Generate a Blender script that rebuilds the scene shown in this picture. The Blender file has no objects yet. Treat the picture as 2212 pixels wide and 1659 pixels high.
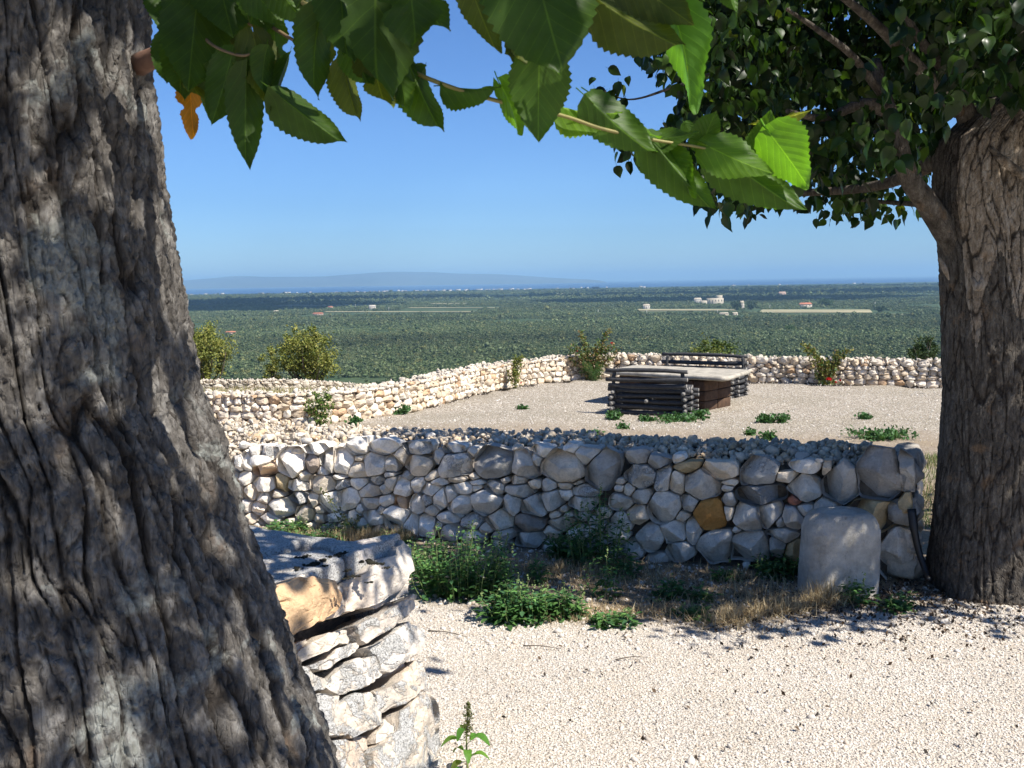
import bpy, math, random
import numpy as np
from mathutils import Vector, Matrix, Euler

random.seed(7)
RNG = np.random.default_rng(7)
scene = bpy.context.scene
COL = scene.collection

# ------------------------------------------------------------------ camera
EYE = np.array([0.0, 0.0, 1.6])
PITCH, ROLL = math.radians(90 - 5.88), math.radians(-0.86)
cam_data = bpy.data.cameras.new('camera')
cam_data.sensor_width = 36.0
cam_data.lens = 36.0 * 1000.0 / 1024.0
cam_data.clip_start = 0.05
cam_data.clip_end = 400000.0
cam = bpy.data.objects.new('camera', cam_data)
cam.matrix_world = Matrix.Translation(Vector(EYE)) @ Matrix.Rotation(PITCH, 4, 'X') @ Matrix.Rotation(ROLL, 4, 'Z')
COL.objects.link(cam)
scene.camera = cam
cam_data.dof.use_dof = True
cam_data.dof.focus_distance = 7.0
cam_data.dof.aperture_fstop = 22.0

# ------------------------------------------------------------------ light
SUN_EL, SUN_AZ = math.radians(52), math.radians(126)      # azimuth clockwise from +Y
SUN = np.array([math.cos(SUN_EL) * math.sin(SUN_AZ), math.cos(SUN_EL) * math.cos(SUN_AZ), math.sin(SUN_EL)])
world = bpy.data.worlds.new('World')
scene.world = world
world.use_nodes = True
wn, wl = world.node_tree.nodes, world.node_tree.links
wn.clear()
sky = wn.new('ShaderNodeTexSky')
sky.sky_type = 'NISHITA'
sky.sun_disc = False
sky.sun_elevation = SUN_EL
sky.sun_rotation = SUN_AZ
sky.altitude = 300
sky.air_density = 1.0
sky.dust_density = 0.0
sky.ozone_density = 4.0
bg = wn.new('ShaderNodeBackground')
bg.inputs['Strength'].default_value = 0.066
wo = wn.new('ShaderNodeOutputWorld')
hs = wn.new('ShaderNodeMix'); hs.data_type = 'RGBA'; hs.blend_type = 'MULTIPLY'; hs.inputs[0].default_value = 1.0; hs.inputs[7].default_value = (.55, .78, 1.13, 1)
wl.new(sky.outputs[0], hs.inputs[6]); wl.new(hs.outputs[2], bg.inputs[0])
wl.new(bg.outputs[0], wo.inputs[0])
sun_data = bpy.data.lights.new('sun', 'SUN')
sun_data.energy = 4.6
sun_data.angle = math.radians(0.53)
sun_data.color = (1.0, 0.95, 0.87)
sun = bpy.data.objects.new('sun', sun_data)
sun.rotation_euler = Vector(-SUN).to_track_quat('-Z', 'Y').to_euler()
sun.location = (8, -6, 12)
COL.objects.link(sun)
scene.view_settings.view_transform = 'Standard'
scene.view_settings.look = 'None'
scene.view_settings.exposure = 0.9
scene.view_settings.gamma = 1.0
scene.cycles.max_bounces = 8
scene.cycles.transparent_max_bounces = 16
scene.cycles.volume_bounces = 0

# ------------------------------------------------------------------ numeric helpers
_S = 1024.0 / 2212.0
_R = np.array((Matrix.Rotation(PITCH, 3, 'X') @ Matrix.Rotation(ROLL, 3, 'Z')))
def ray(x, y):
    return _R @ np.array([(x * _S - 512) / 1000.0, -(y * _S - 384) / 1000.0, -1.0])
def on_z(x, y, z=0.0):              # the point of the place at height z seen at this point of the photograph
    d = ray(x, y); return EYE + d * ((z - EYE[2]) / d[2])
def on_y(x, y, Y):                  # the same at distance Y
    d = ray(x, y); return EYE + d * (Y / d[1])
def on_plane(x, y, p0, n):
    d = ray(x, y); return EYE + d * (np.dot(p0 - EYE, n) / np.dot(d, n))
def unit(v):
    v = np.asarray(v, float); return v / (np.linalg.norm(v) + 1e-12)

def _hash(ix, iy, iz, seed):
    h = (ix.astype(np.int64) * 374761393 + iy.astype(np.int64) * 668265263 + iz.astype(np.int64) * 2147483647 + seed * 144665) & 0xffffffff
    h = ((h ^ (h >> 13)) * 1274126177) & 0xffffffff
    h = ((h ^ (h >> 16)) * 2246822519) & 0xffffffff
    return ((h ^ (h >> 15)) & 0xffff) / 65535.0
def noise(p, seed=0):               # value noise in [-1, 1]
    p = np.asarray(p, float)
    i = np.floor(p); f = p - i; i = i.astype(np.int64)
    u = f * f * f * (f * (f * 6 - 15) + 10)
    r = 0
    for dx in (0, 1):
        wx = u[..., 0] if dx else 1 - u[..., 0]
        for dy in (0, 1):
            wy = u[..., 1] if dy else 1 - u[..., 1]
            for dz in (0, 1):
                wz = u[..., 2] if dz else 1 - u[..., 2]
                r = r + wx * wy * wz * _hash(i[..., 0] + dx, i[..., 1] + dy, i[..., 2] + dz, seed)
    return r * 2 - 1
def fbm(p, octaves=4, seed=0):
    p = np.asarray(p, float); a, s, t = 1.0, 0.0, 0.0
    for k in range(octaves):
        s = s + a * noise(p * (2.0 ** k) + 13.7 * k, seed + k); t += a; a *= 0.5
    return s / t

def worley(u, v, seed=0, period=None):      # distance to the nearest cell border (0 at the joint), and the cell's random value
    iu, iv = np.floor(u).astype(np.int64), np.floor(v).astype(np.int64)
    d1 = np.full(u.shape, 9.0); d2 = np.full(u.shape, 9.0); cid = np.zeros(u.shape)
    for a in (-1, 0, 1):
        for b in (-1, 0, 1):
            cu, cv = iu + a, iv + b; hu = cu % period if period else cu
            px, py = cu + .1 + .8 * _hash(hu, cv, cu * 0, seed), cv + .1 + .8 * _hash(hu, cv, cu * 0 + 1, seed)
            d = np.hypot(u - px, v - py); near = d < d1
            d2 = np.where(near, d1, np.minimum(d2, d)); cid = np.where(near, _hash(hu, cv, cu * 0 + 2, seed), cid); d1 = np.where(near, d, d1)
    return d2 - d1, cid

# ------------------------------------------------------------------ objects
def mesh_from(name, verts, faces, mats=(), smooth=True, colors=None, uvs=None, mat_index=None, attrs=None, sharp=None):
    me = bpy.data.meshes.new(name)
    verts = np.asarray(verts, np.float32).reshape(-1, 3)
    if isinstance(faces, np.ndarray):
        k = faces.shape[1]; flat = faces.astype(np.int32).ravel(); n = len(faces)
        tot = np.full(n, k, np.int32)
    else:
        n = len(faces); tot = np.array([len(f) for f in faces], np.int32)
        flat = np.array([i for f in faces for i in f], np.int32)
    me.vertices.add(len(verts)); me.vertices.foreach_set('co', verts.ravel())
    me.loops.add(len(flat)); me.loops.foreach_set('vertex_index', flat)
    me.polygons.add(n)
    st = np.zeros(n, np.int32); st[1:] = np.cumsum(tot)[:-1]
    me.polygons.foreach_set('loop_start', st); me.polygons.foreach_set('loop_total', tot)
    if smooth:
        me.polygons.foreach_set('use_smooth', np.ones(n, bool))
    if mat_index is not None:
        me.polygons.foreach_set('material_index', np.asarray(mat_index, np.int32))
    if colors is not None:
        c = np.ones((len(verts), 4), np.float32); c[:, :3] = colors
        a = me.color_attributes.new('col', 'FLOAT_COLOR', 'POINT'); a.data.foreach_set('color', c.ravel())
    if attrs:
        for k_, v_ in attrs.items():
            a = me.attributes.new(k_, 'FLOAT', 'POINT'); a.data.foreach_set('value', np.asarray(v_, np.float32))
    if uvs is not None:
        l = me.uv_layers.new(name='UVMap'); l.data.foreach_set('uv', np.asarray(uvs, np.float32)[flat].ravel())
    for m in mats: me.materials.append(m)
    me.update(calc_edges=True)
    if sharp: me.set_sharp_from_angle(angle=math.radians(sharp))
    return me
def link(name, me, parent=None, loc=None, rot=None, scl=None, color=None):
    o = bpy.data.objects.new(name, me)
    if loc is not None: o.location = [float(v) for v in loc]
    if rot is not None: o.rotation_euler = [float(v) for v in rot]
    if scl is not None: o.scale = (scl, scl, scl) if np.isscalar(scl) else [float(v) for v in scl]
    if color is not None: o.color = (float(color[0]), float(color[1]), float(color[2]), 1)
    if parent is not None: o.parent = parent
    COL.objects.link(o)
    return o
def obj(name, verts, faces, mats, parent=None, loc=None, color=None, **kw):
    """mesh object; verts in world coordinates, the parent's location is taken off"""
    verts = np.asarray(verts, float)
    off = np.array(parent.location) if parent is not None else np.zeros(3)
    if parent is not None and parent.parent is not None: off = off + np.array(parent.parent.location)
    org = np.asarray(loc, float) if loc is not None else off
    return link(name, mesh_from(name, verts - org, faces, mats, **kw), parent, loc=org - off, color=color)
def thing(name, label, cat, loc=(0, 0, 0), group=None):
    o = bpy.data.objects.new(name, None); o.location = [float(v) for v in loc]
    o.empty_display_size = 0.1
    COL.objects.link(o)
    return tag(o, label, cat, group)
def tag(o, label=None, cat=None, group=None, kind=None):
    if label: o['label'] = label
    if cat: o['category'] = cat
    if group: o['group'] = group
    if kind: o['kind'] = kind
    return o

class Mesh:                        # collects pieces, then one mesh
    def __init__(s): s.v = []; s.f = []; s.c = []; s.u = []; s.n = 0
    def add(s, v, f, c=(1, 1, 1), uv=None):
        v = np.asarray(v, float).reshape(-1, 3)
        s.v.append(v); s.f.extend([tuple(int(i) + s.n for i in q) for q in f])
        s.c.append(np.broadcast_to(np.asarray(c, float), (len(v), 3)))
        s.u.append(np.zeros((len(v), 2)) if uv is None else np.asarray(uv, float))
        s.n += len(v)
    def build(s, name, mats, parent=None, **kw):
        return obj(name, np.concatenate(s.v), s.f, mats, parent, colors=np.concatenate(s.c), uvs=np.concatenate(s.u), **kw)
def tube_geo(path, radii, n=8, cap=True):
    path = np.asarray(path, float); m = len(path)
    radii = np.broadcast_to(np.asarray(radii, float), (m,))
    t = np.gradient(path, axis=0); t /= np.linalg.norm(t, axis=1)[:, None] + 1e-9
    ref = np.array([0, 0, 1.0]) if abs(t[0][2]) < 0.9 else np.array([1.0, 0, 0])
    V = []
    for i in range(m):
        a = unit(np.cross(t[i], ref)); b = np.cross(a, t[i]); ref = b if i == 0 else unit(ref - np.dot(ref, t[i]) * t[i])
        a = unit(np.cross(t[i], ref)); b = unit(np.cross(a, t[i]))
        for k in range(n):
            w = 2 * math.pi * k / n
            V.append(path[i] + radii[i] * (math.cos(w) * a + math.sin(w) * b))
    F = []
    for i in range(m - 1):
        for k in range(n):
            F.append((i * n + k, i * n + (k + 1) % n, (i + 1) * n + (k + 1) % n, (i + 1) * n + k))
    if cap:
        F.append(tuple(range(n))[::-1]); F.append(tuple((m - 1) * n + k for k in range(n)))
    return np.array(V), F
def spline(pts, n=24):
    pts = np.asarray(pts, float); k = len(pts)
    P = np.vstack([2 * pts[0] - pts[1], pts, 2 * pts[-1] - pts[-2]])
    out = []
    for q in np.linspace(0, k - 1 - 1e-6, n):
        i = int(q); t = q - i; a, b, c, d = P[i:i + 4]
        out.append(0.5 * ((2 * b) + (-a + c) * t + (2 * a - 5 * b + 4 * c - d) * t * t + (-a + 3 * b - 3 * c + d) * t ** 3))
    return np.array(out)
def interp(x, xs, ys): return np.interp(x, xs, ys)

PROTO = {}
def scatter(name, pts, rots, scls, protos, parent=None, tint=None, idx=None, kind='stuff'):
    """many small alike pieces as one object: points carrying rotation, size and tint, the pieces instanced on them"""
    pts = np.asarray(pts, float); n = len(pts)
    off = np.array(parent.location) if parent is not None else np.zeros(3)
    me = bpy.data.meshes.new(name)
    me.vertices.add(n); me.vertices.foreach_set('co', (pts - off).astype(np.float32).ravel())
    def fa(nm, tp, val, key):
        a = me.attributes.new(nm, tp, 'POINT'); a.data.foreach_set(key, np.asarray(val).ravel())
    fa('rot', 'FLOAT_VECTOR', np.asarray(rots, np.float32), 'vector')
    scls = np.asarray(scls, np.float32)
    if scls.ndim == 1: scls = np.repeat(scls[:, None], 3, 1)
    fa('scl', 'FLOAT_VECTOR', scls, 'vector')
    fa('tint', 'FLOAT', np.asarray(RNG.random(n) if tint is None else tint, np.float32), 'value')
    fa('idx', 'INT', np.asarray(RNG.integers(0, len(protos), n) if idx is None else idx, np.int32), 'value')
    key = tuple(p.name for p in protos)
    if key not in PROTO:
        c = bpy.data.collections.new('pieces')
        for p in protos: c.objects.link(p)
        ng = bpy.data.node_groups.new('scatter', 'GeometryNodeTree')
        ng.interface.new_socket('Geometry', in_out='INPUT', socket_type='NodeSocketGeometry')
        ng.interface.new_socket('Geometry', in_out='OUTPUT', socket_type='NodeSocketGeometry')
        N, L = ng.nodes, ng.links
        gi, go = N.new('NodeGroupInput'), N.new('NodeGroupOutput')
        ci = N.new('GeometryNodeCollectionInfo'); ci.inputs['Collection'].default_value = c
        ci.inputs['Separate Children'].default_value = True; ci.inputs['Reset Children'].default_value = True
        ip = N.new('GeometryNodeInstanceOnPoints'); ip.inputs['Pick Instance'].default_value = True
        def na(nm, tp):
            a = N.new('GeometryNodeInputNamedAttribute'); a.data_type = tp; a.inputs['Name'].default_value = nm; return a
        r, s_, i_ = na('rot', 'FLOAT_VECTOR'), na('scl', 'FLOAT_VECTOR'), na('idx', 'INT')
        er = N.new('FunctionNodeEulerToRotation')
        L.new(gi.outputs[0], ip.inputs['Points']); L.new(ci.outputs[0], ip.inputs['Instance'])
        L.new(r.outputs[0], er.inputs[0]); L.new(er.outputs[0], ip.inputs['Rotation'])
        L.new(s_.outputs[0], ip.inputs['Scale']); L.new(i_.outputs[0], ip.inputs['Instance Index'])
        L.new(ip.outputs[0], go.inputs[0])
        PROTO[key] = ng
    o = link(name, me, parent)
    o.modifiers.new('scatter', 'NODES').node_group = PROTO[key]
    if kind: o['kind'] = kind
    return o
def proto(name, verts, faces, mats, **kw):
    return bpy.data.objects.new(name, mesh_from(name, verts, faces, mats, **kw))

# ------------------------------------------------------------------ materials
class Mat:
    def __init__(s, name):
        s.m = bpy.data.materials.new(name); s.m.use_nodes = True
        s.t = s.m.node_tree; s.t.nodes.clear()
        s.out = s.n('ShaderNodeOutputMaterial')
        s.bsdf = s.n('ShaderNodeBsdfPrincipled')
        s.l(s.bsdf.outputs[0], s.out.inputs[0])
        s.pos = s.n('ShaderNodeNewGeometry').outputs['Position']
    def n(s, t, **kw):
        o = s.t.nodes.new(t)
        for k, v in kw.items(): setattr(o, k, v)
        return o
    def l(s, a, b): s.t.links.new(a, b)
    def val(s, sock, v):
        if hasattr(v, 'is_output') or isinstance(v, bpy.types.NodeSocket): s.l(v, sock)
        else: sock.default_value = v
    def noise(s, scale, detail=4, rough=0.55, vec=None, dist=0.0, out='Fac'):
        t = s.n('ShaderNodeTexNoise'); t.inputs['Scale'].default_value = scale; t.inputs['Detail'].default_value = detail
        t.inputs['Roughness'].default_value = rough; t.inputs['Distortion'].default_value = dist
        s.l(vec if vec is not None else s.pos, t.inputs['Vector']); return t.outputs[out]
    def voro(s, scale, feature='F1', vec=None, out='Distance', rnd=1.0):
        t = s.n('ShaderNodeTexVoronoi', feature=feature); t.inputs['Scale'].default_value = scale
        t.inputs['Randomness'].default_value = rnd
        s.l(vec if vec is not None else s.pos, t.inputs['Vector']); return t.outputs[out]
    def ramp(s, fac, stops):
        r = s.n('ShaderNodeValToRGB'); e = r.color_ramp.elements
        while len(e) < len(stops): e.new(0.5)
        for el, (p, c) in zip(e, stops):
            el.position = p; el.color = (c, c, c, 1) if np.isscalar(c) else (*c, 1)
        s.l(fac, r.inputs[0]); return r.outputs[0]
    def mix(s, fac, a, b, mode='MIX'):
        m = s.n('ShaderNodeMix', data_type='RGBA', blend_type=mode)
        s.val(m.inputs[0], fac)
        for k, v in ((6, a), (7, b)):
            s.val(m.inputs[k], v if isinstance(v, bpy.types.NodeSocket) else (*v, 1))
        return m.outputs[2]
    def math(s, op, a, b=0.5, clamp=False):
        m = s.n('ShaderNodeMath', operation=op, use_clamp=clamp); s.val(m.inputs[0], a); s.val(m.inputs[1], b); return m.outputs[0]
    def scalev(s, v, vec=None):
        m = s.n('ShaderNodeVectorMath', operation='MULTIPLY'); s.l(vec if vec is not None else s.pos, m.inputs[0]); m.inputs[1].default_value = v; return m.outputs[0]
    def attr(s, name, typ='GEOMETRY', out='Color'):
        a = s.n('ShaderNodeAttribute', attribute_name=name, attribute_type=typ); return a.outputs[out]
    def bump(s, h, strength=0.5, dist=0.01, prev=None):
        b = s.n('ShaderNodeBump'); b.inputs['Strength'].default_value = strength; b.inputs['Distance'].default_value = dist
        s.l(h, b.inputs['Height'])
        if prev is not None: s.l(prev, b.inputs['Normal'])
        return b.outputs[0]
    def set(s, color=None, rough=None, normal=None, spec=None):
        if color is not None: s.val(s.bsdf.inputs['Base Color'], color if isinstance(color, bpy.types.NodeSocket) else (*color, 1))
        if rough is not None: s.val(s.bsdf.inputs['Roughness'], rough)
        if normal is not None: s.l(normal, s.bsdf.inputs['Normal'])
        if spec is not None: s.bsdf.inputs['Specular IOR Level'].default_value = spec
        return s.m

def mat_stone(name, src, lichen=0.0, scale=1.0):
    m = Mat(name)
    base = m.n('ShaderNodeObjectInfo').outputs['Color'] if src == 'object' else (m.attr('col') if src == 'attr' else None)
    if src == 'inst':
        t = m.attr('tint', 'INSTANCER', 'Fac')
        base = m.ramp(t, [(0, (.46, .40, .31)), (.35, (.62, .54, .43)), (.6, (.36, .32, .27)), (.8, (.56, .42, .27)), (1, (.72, .66, .56))])
    blot = m.ramp(m.noise(9 * scale, 5, 0.6, dist=0.6), [(.3, .78), (.5, 1.06), (.75, 1.22)])
    c = m.mix(1.0, base, blot, 'MULTIPLY')
    c = m.mix(m.ramp(m.noise(6.5 * scale, 6, .68, dist=.4, vec=m.scalev((1, 1, 1.3))), [(.52, 0), (.68, .55)]), c, m.mix(1.0, c, (.60, .62, .64), 'MULTIPLY'))
    fine = m.ramp(m.noise(70 * scale, 4, 0.7), [(.3, .86), (.6, 1.10)])
    c = m.mix(1.0, c, fine, 'MULTIPLY')
    warm = m.ramp(m.noise(5 * scale, 3, 0.5), [(.55, 0), (.75, 1)])
    c = m.mix(m.math('MULTIPLY', warm, .35), c, m.mix(1.0, c, (1.15, .88, .62), 'MULTIPLY'))
    pits = m.ramp(m.voro(55 * scale), [(.06, .35), (.17, 1)])
    pm = m.ramp(m.noise(13 * scale, 2), [(.5, 0), (.62, 1)])
    c = m.mix(pm, c, m.mix(1.0, c, pits, 'MULTIPLY'))
    h = m.math('ADD', m.noise(22 * scale, 6, 0.62), m.math('MULTIPLY', m.noise(140 * scale, 3, .7), .25))
    if lichen > 0:
        k = m.ramp(m.noise(11 * scale, 6, 0.65, dist=0.8), [(.62 - lichen, 0), (.66 - lichen, 1)])
        sp = m.ramp(m.noise(160, 4, .75), [(.38, .28), (.52, .86), (.7, 1.0)])
        lc = m.mix(1.0, m.mix(m.ramp(m.noise(24, 5, .7), [(.35, 0), (.6, 1)]), (.78, .76, .71), (.92, .90, .86)), sp, 'MULTIPLY')
        c = m.mix(k, c, lc)
        h = m.math('ADD', h, m.math('MULTIPLY', m.math('MULTIPLY', m.noise(110, 5, .8), k), 2.4))
    return m.set(c, .9, m.bump(h, .75, .018 / scale), spec=.25)
STONE = mat_stone('limestone', 'object')
STONE_L = mat_stone('limestone_with_lichen', 'object', lichen=.10)
STONE_T = mat_stone('lichen_covered_limestone', 'object', lichen=.20)
STONE_P = mat_stone('lichen_spotted_limestone', 'object', lichen=.13)
STONE_A = mat_stone('rubble_limestone', 'attr')
STONE_I = mat_stone('loose_limestone_chips', 'inst')

def mat_plain(name, color, rough=.85, var=.25, scale=8.0, bump=.3, bdist=.005):
    m = Mat(name)
    c = m.mix(1.0, color, m.ramp(m.noise(scale, 5, .6), [(.3, 1 - var), (.7, 1 + var)]), 'MULTIPLY')
    return m.set(c, rough, m.bump(m.noise(scale * 6, 5, .65), bump, bdist), spec=.3)

def mat_leaf(name, src, veins=True, trans=.35, rough=.38, tcol=(1.5, 1.7, .45)):
    m = Mat(name)
    if src == 'object': base = m.n('ShaderNodeObjectInfo').outputs['Color']
    elif src == 'attr': base = m.attr('col')
    else:
        base = m.ramp(m.attr('tint', 'INSTANCER', 'Fac'), [(0, (.007, .017, .004)), (.45, (.014, .034, .007)), (.8, (.028, .062, .010)), (.95, (.055, .105, .015)), (1, (.10, .12, .02))])
    c = m.mix(1.0, base, m.ramp(m.noise(18, 4, .6), [(.3, .72), (.7, 1.25)]), 'MULTIPLY')
    nrm = None
    if veins:
        uv = m.n('ShaderNodeUVMap').outputs[0]
        sp = m.n('ShaderNodeSeparateXYZ'); m.l(uv, sp.inputs[0])
        ax = m.math('ABSOLUTE', sp.outputs[0])
        mid = m.math('LESS_THAN', ax, .022)
        w = m.math('SUBTRACT', sp.outputs[1], m.math('MULTIPLY', ax, .42))
        fr = m.math('ABSOLUTE', m.math('SUBTRACT', m.math('FRACT', m.math('MULTIPLY', w, 7.0)), .5))
        lat = m.math('LESS_THAN', fr, .03)
        v = m.math('MAXIMUM', mid, m.math('MULTIPLY', lat, .6))
        c = m.mix(m.math('MULTIPLY', v, .8), c, m.mix(1.0, c, (2.1, 1.9, 1.6), 'MULTIPLY'))
        hh = m.math('ADD', m.math('MULTIPLY', fr, 1.4), m.math('MULTIPLY', m.noise(120, 3), .4))
        nrm = m.bump(hh, .25, .002)
    sp_ = m.ramp(m.noise(55, 4, .6), [(.66, 0), (.74, .55)])
    if veins: c = m.mix(sp_, c, m.mix(1.0, c, (2.2, 1.5, .7), 'MULTIPLY'))
    m.set(c, rough, nrm, spec=.28 if veins else .25)
    tr = m.n('ShaderNodeBsdfTranslucent'); m.l(m.mix(1.0, c, tcol, 'MULTIPLY'), tr.inputs[0])
    if nrm is not None: m.l(nrm, tr.inputs['Normal'])
    ms = m.n('ShaderNodeMixShader'); ms.inputs[0].default_value = trans
    m.l(m.bsdf.outputs[0], ms.inputs[1]); m.l(tr.outputs[0], ms.inputs[2]); m.l(ms.outputs[0], m.out.inputs[0])
    return m.m
LEAF_HERO = mat_leaf('mulberry_leaf', 'object', True, .50, .46)
LEAF_TREE = mat_leaf('mulberry_foliage', 'inst', False, .32, .42)
LEAF_WEED = mat_leaf('weed_leaf', 'attr', False, .30, .5, (1.3, 1.5, .5))
TWIG = mat_plain('green_twig', (.20, .24, .07), .6, .2, 30)
STRAW = mat_leaf('dry_grass', 'attr', False, .2, .8, (1.2, 1.1, .9))

# ================================================================== large structure
BX = [-60, -12, -5.7, -3.9, -2.92, -1.95, -0.83, 0.28, 1.38, 2.0, 2.77, 6.18, 8.76, 9.98, 20, 60]
BY = [18.6, 18.6, 18.58, 18.27, 19.1, 20.16, 22.9, 24.92, 26.0, 26.5, 26.4, 24.85, 23.69, 23.2, 19.2, 12]
WALL_A, WALL_B = np.array([-2.95, 7.07]), np.array([2.08, 5.06])          # foot of the near wall's front face
WDIR = (WALL_B - WALL_A) / np.linalg.norm(WALL_B - WALL_A)
def wall_front_y(X): return WALL_A[1] + (X - WALL_A[0]) * WDIR[1] / WDIR[0]
def coast_y(X): return 7600 + 0.24 * X
def sstep(a, b, x):
    t = np.clip((x - a) / (b - a), 0, 1); return t * t * (3 - 2 * t)
def terrain(X, Y):
    X = np.asarray(X, float); Y = np.asarray(Y, float)
    p = np.stack([X, Y, X * 0], -1)
    yard = -1.0 * sstep(7.6, 15.0, Y) + 0.012 * fbm(p * 1.3, 3, 3) + .02 * fbm(p * .4, 2, 5) * sstep(6.5, 9, Y)
    out = np.where(Y < 45, -0.9 - (Y - 19) * 0.09, -3.24 - (Y - 45) * 0.25) + .12 * fbm(p * .25, 3, 8)
    far = np.maximum(out, -60 + .6 * fbm(p * .004, 3, 4))
    t = sstep(0.0, 0.7, Y - np.interp(X, BX, BY))
    z = yard * (1 - t) + far * t
    side = sstep(25, 160, np.abs(X)) * sstep(-30, 60, Y)
    z = np.where(Y > 44, z, z - side * 4)
    return np.where(Y > coast_y(X), z - 12 * sstep(0, 400, Y - coast_y(X)), z)
def axis(lo, hi, c, n, h):
    t = np.linspace(-1, 1, n)
    b = 1.0
    def solve(R):                       # a*sinh(b)=R with a*b*2/n = h
        lo_, hi_ = .01, 25.
        for _ in range(80):
            mid = .5 * (lo_ + hi_)
            if h * n / 2 / mid * math.sinh(mid) > R: hi_ = mid
            else: lo_ = mid
        return mid
    bp, bn = solve(hi - c), solve(c - lo)
    return np.where(t > 0, c + h * n / 2 / bp * np.sinh(bp * t), c + h * n / 2 / bn * np.sinh(bn * t))
xs, ys = axis(-70000, 70000, 0.5, 460, .05), axis(-400, 60000, 5.0, 520, .05)
GX, GY = np.meshgrid(xs, ys)
GZ = terrain(GX, GY)
nx, ny = len(xs), len(ys)
ii = np.arange((ny - 1) * nx).reshape(ny - 1, nx)[:, :-1].ravel()
gf = np.stack([ii, ii + 1, ii + nx + 1, ii + nx], 1)
P = np.stack([GX.ravel(), GY.ravel(), GZ.ravel()], 1)
n1 = fbm(P * [1.2, 1.2, 0], 4, 21); n2 = fbm(P * [.5, .5, 0], 3, 22); n3 = fbm(P * [4, 4, 0], 3, 23)
X_, Y_ = P[:, 0], P[:, 1]
front = wall_front_y(X_)
# bare soil with dead grass before the wall; its edge runs slightly towards the wall on the right
edge = np.interp(X_, [-3, -1, -.2, .4, 1.0, 1.6, 2.4, 4], [6.0, 5.2, 4.75, 4.45, 4.4, 4.62, 4.8, 4.9])
soil = sstep(-.12, .16, Y_ - edge + .16 * n1 + .08 * n3) * (1 - sstep(7.4, 8.4, Y_))
dirt = sstep(7.4, 8.4, Y_)                                  # dusty ground behind the wall
gband = np.interp(X_, [-6, -1.5, 0, 2.0, 4.5, 7, 12], [21, 17.8, 17.4, 17.6, 17.3, 16.3, 15.6])
gravel_far = sstep(-.5, .5, Y_ - gband + 1.3 * n2 + .6 * n1) * (Y_ < 60)
outside = sstep(.1, .6, Y_ - np.interp(X_, BX, BY))
plain_ = sstep(44, 48, Y_)
me = mesh_from('ground', P, gf, attrs={'soil': soil, 'dirt': dirt, 'gravel_far': gravel_far * (1 - outside), 'field': outside * (1 - plain_), 'plain': plain_})
def ground_material():
    m = Mat('ground')
    A = lambda n: m.attr(n, out='Fac')
    cell = m.voro(100, out='Color'); sep = m.n('ShaderNodeSeparateColor'); m.l(cell, sep.inputs[0])
    d = m.voro(100)
    grav = m.ramp(sep.outputs[0], [(0, (.42, .37, .31)), (.3, (.58, .53, .465)), (.6, (.66, .615, .55)), (.88, (.52, .44, .35)), (1, (.36, .325, .28))])
    dust = m.mix(m.ramp(m.noise(3, 4), [(.4, 0), (.7, .6)]), grav, (.50, .43, .34))
    grav = m.mix(1.0, dust, m.ramp(d, [(.3, 1), (.85, .78)]), 'MULTIPLY')
    soilc = m.ramp(m.noise(26, 6, .7), [(.25, (.12, .09, .06)), (.5, (.25, .195, .135)), (.72, (.40, .33, .24))])
    g1 = m.mix(A('soil'), grav, soilc)
    dirtc = m.ramp(m.noise(9, 7, .75), [(.3, (.17, .13, .09)), (.5, (.31, .25, .185)), (.7, (.40, .335, .26))])
    dirtc = m.mix(m.ramp(m.noise(.8, 4, .6), [(.5, 0), (.62, .7)]), dirtc, (.30, .235, .16))
    g2 = m.mix(A('dirt'), g1, dirtc)
    c2 = m.voro(62, out='Color'); s2 = m.n('ShaderNodeSeparateColor'); m.l(c2, s2.inputs[0])
    gf_ = m.ramp(s2.outputs[0], [(0, (.09, .075, .055)), (.3, (.22, .185, .14)), (.5, (.35, .30, .235)), (.75, (.49, .435, .355)), (1, (.62, .56, .47))])
    gf_ = m.mix(m.ramp(m.noise(.7, 5, .6), [(.46, 0), (.64, .7)]), gf_, m.mix(.5, gf_, (.24, .21, .15)))
    g3 = m.mix(A('gravel_far'), g2, gf_)
    fieldc = m.ramp(m.noise(2.5, 6, .7), [(.3, (.15, .13, .06)), (.5, (.36, .29, .16)), (.7, (.47, .40, .25))])
    g4 = m.mix(A('field'), g3, fieldc)
    big = m.noise(.0016, 5, .6); mid = m.noise(.02, 5, .65); small = m.noise(.14, 4, .7)
    pl = m.ramp(mid, [(.32, (.035, .060, .024)), (.5, (.055, .085, .036)), (.68, (.085, .105, .050))])
    pl = m.mix(m.ramp(small, [(.42, 0), (.6, .8)]), pl, (.030, .050, .022))
    pl = m.mix(m.ramp(m.noise(.0045, 3, .4, vec=m.scalev((.5, 1.6, 1))), [(.62, 0), (.66, .55)]), pl, (.17, .16, .09))
    g5 = m.mix(A('plain'), g4, pl)
    near = m.math('SUBTRACT', 1.0, m.math('MAXIMUM', A('plain'), A('field')))
    h = m.math('ADD', m.math('MULTIPLY', m.math('SUBTRACT', 1.0, d), m.math('SUBTRACT', 1.0, A('soil'))), m.math('MULTIPLY', m.noise(40, 5, .7), .8))
    n0 = m.bump(m.math('MULTIPLY', h, near), .8, .010)
    return m.set(g5, .95, n0, spec=.15)
me.materials.append(ground_material())
tag(link('ground', me), kind='structure')

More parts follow.
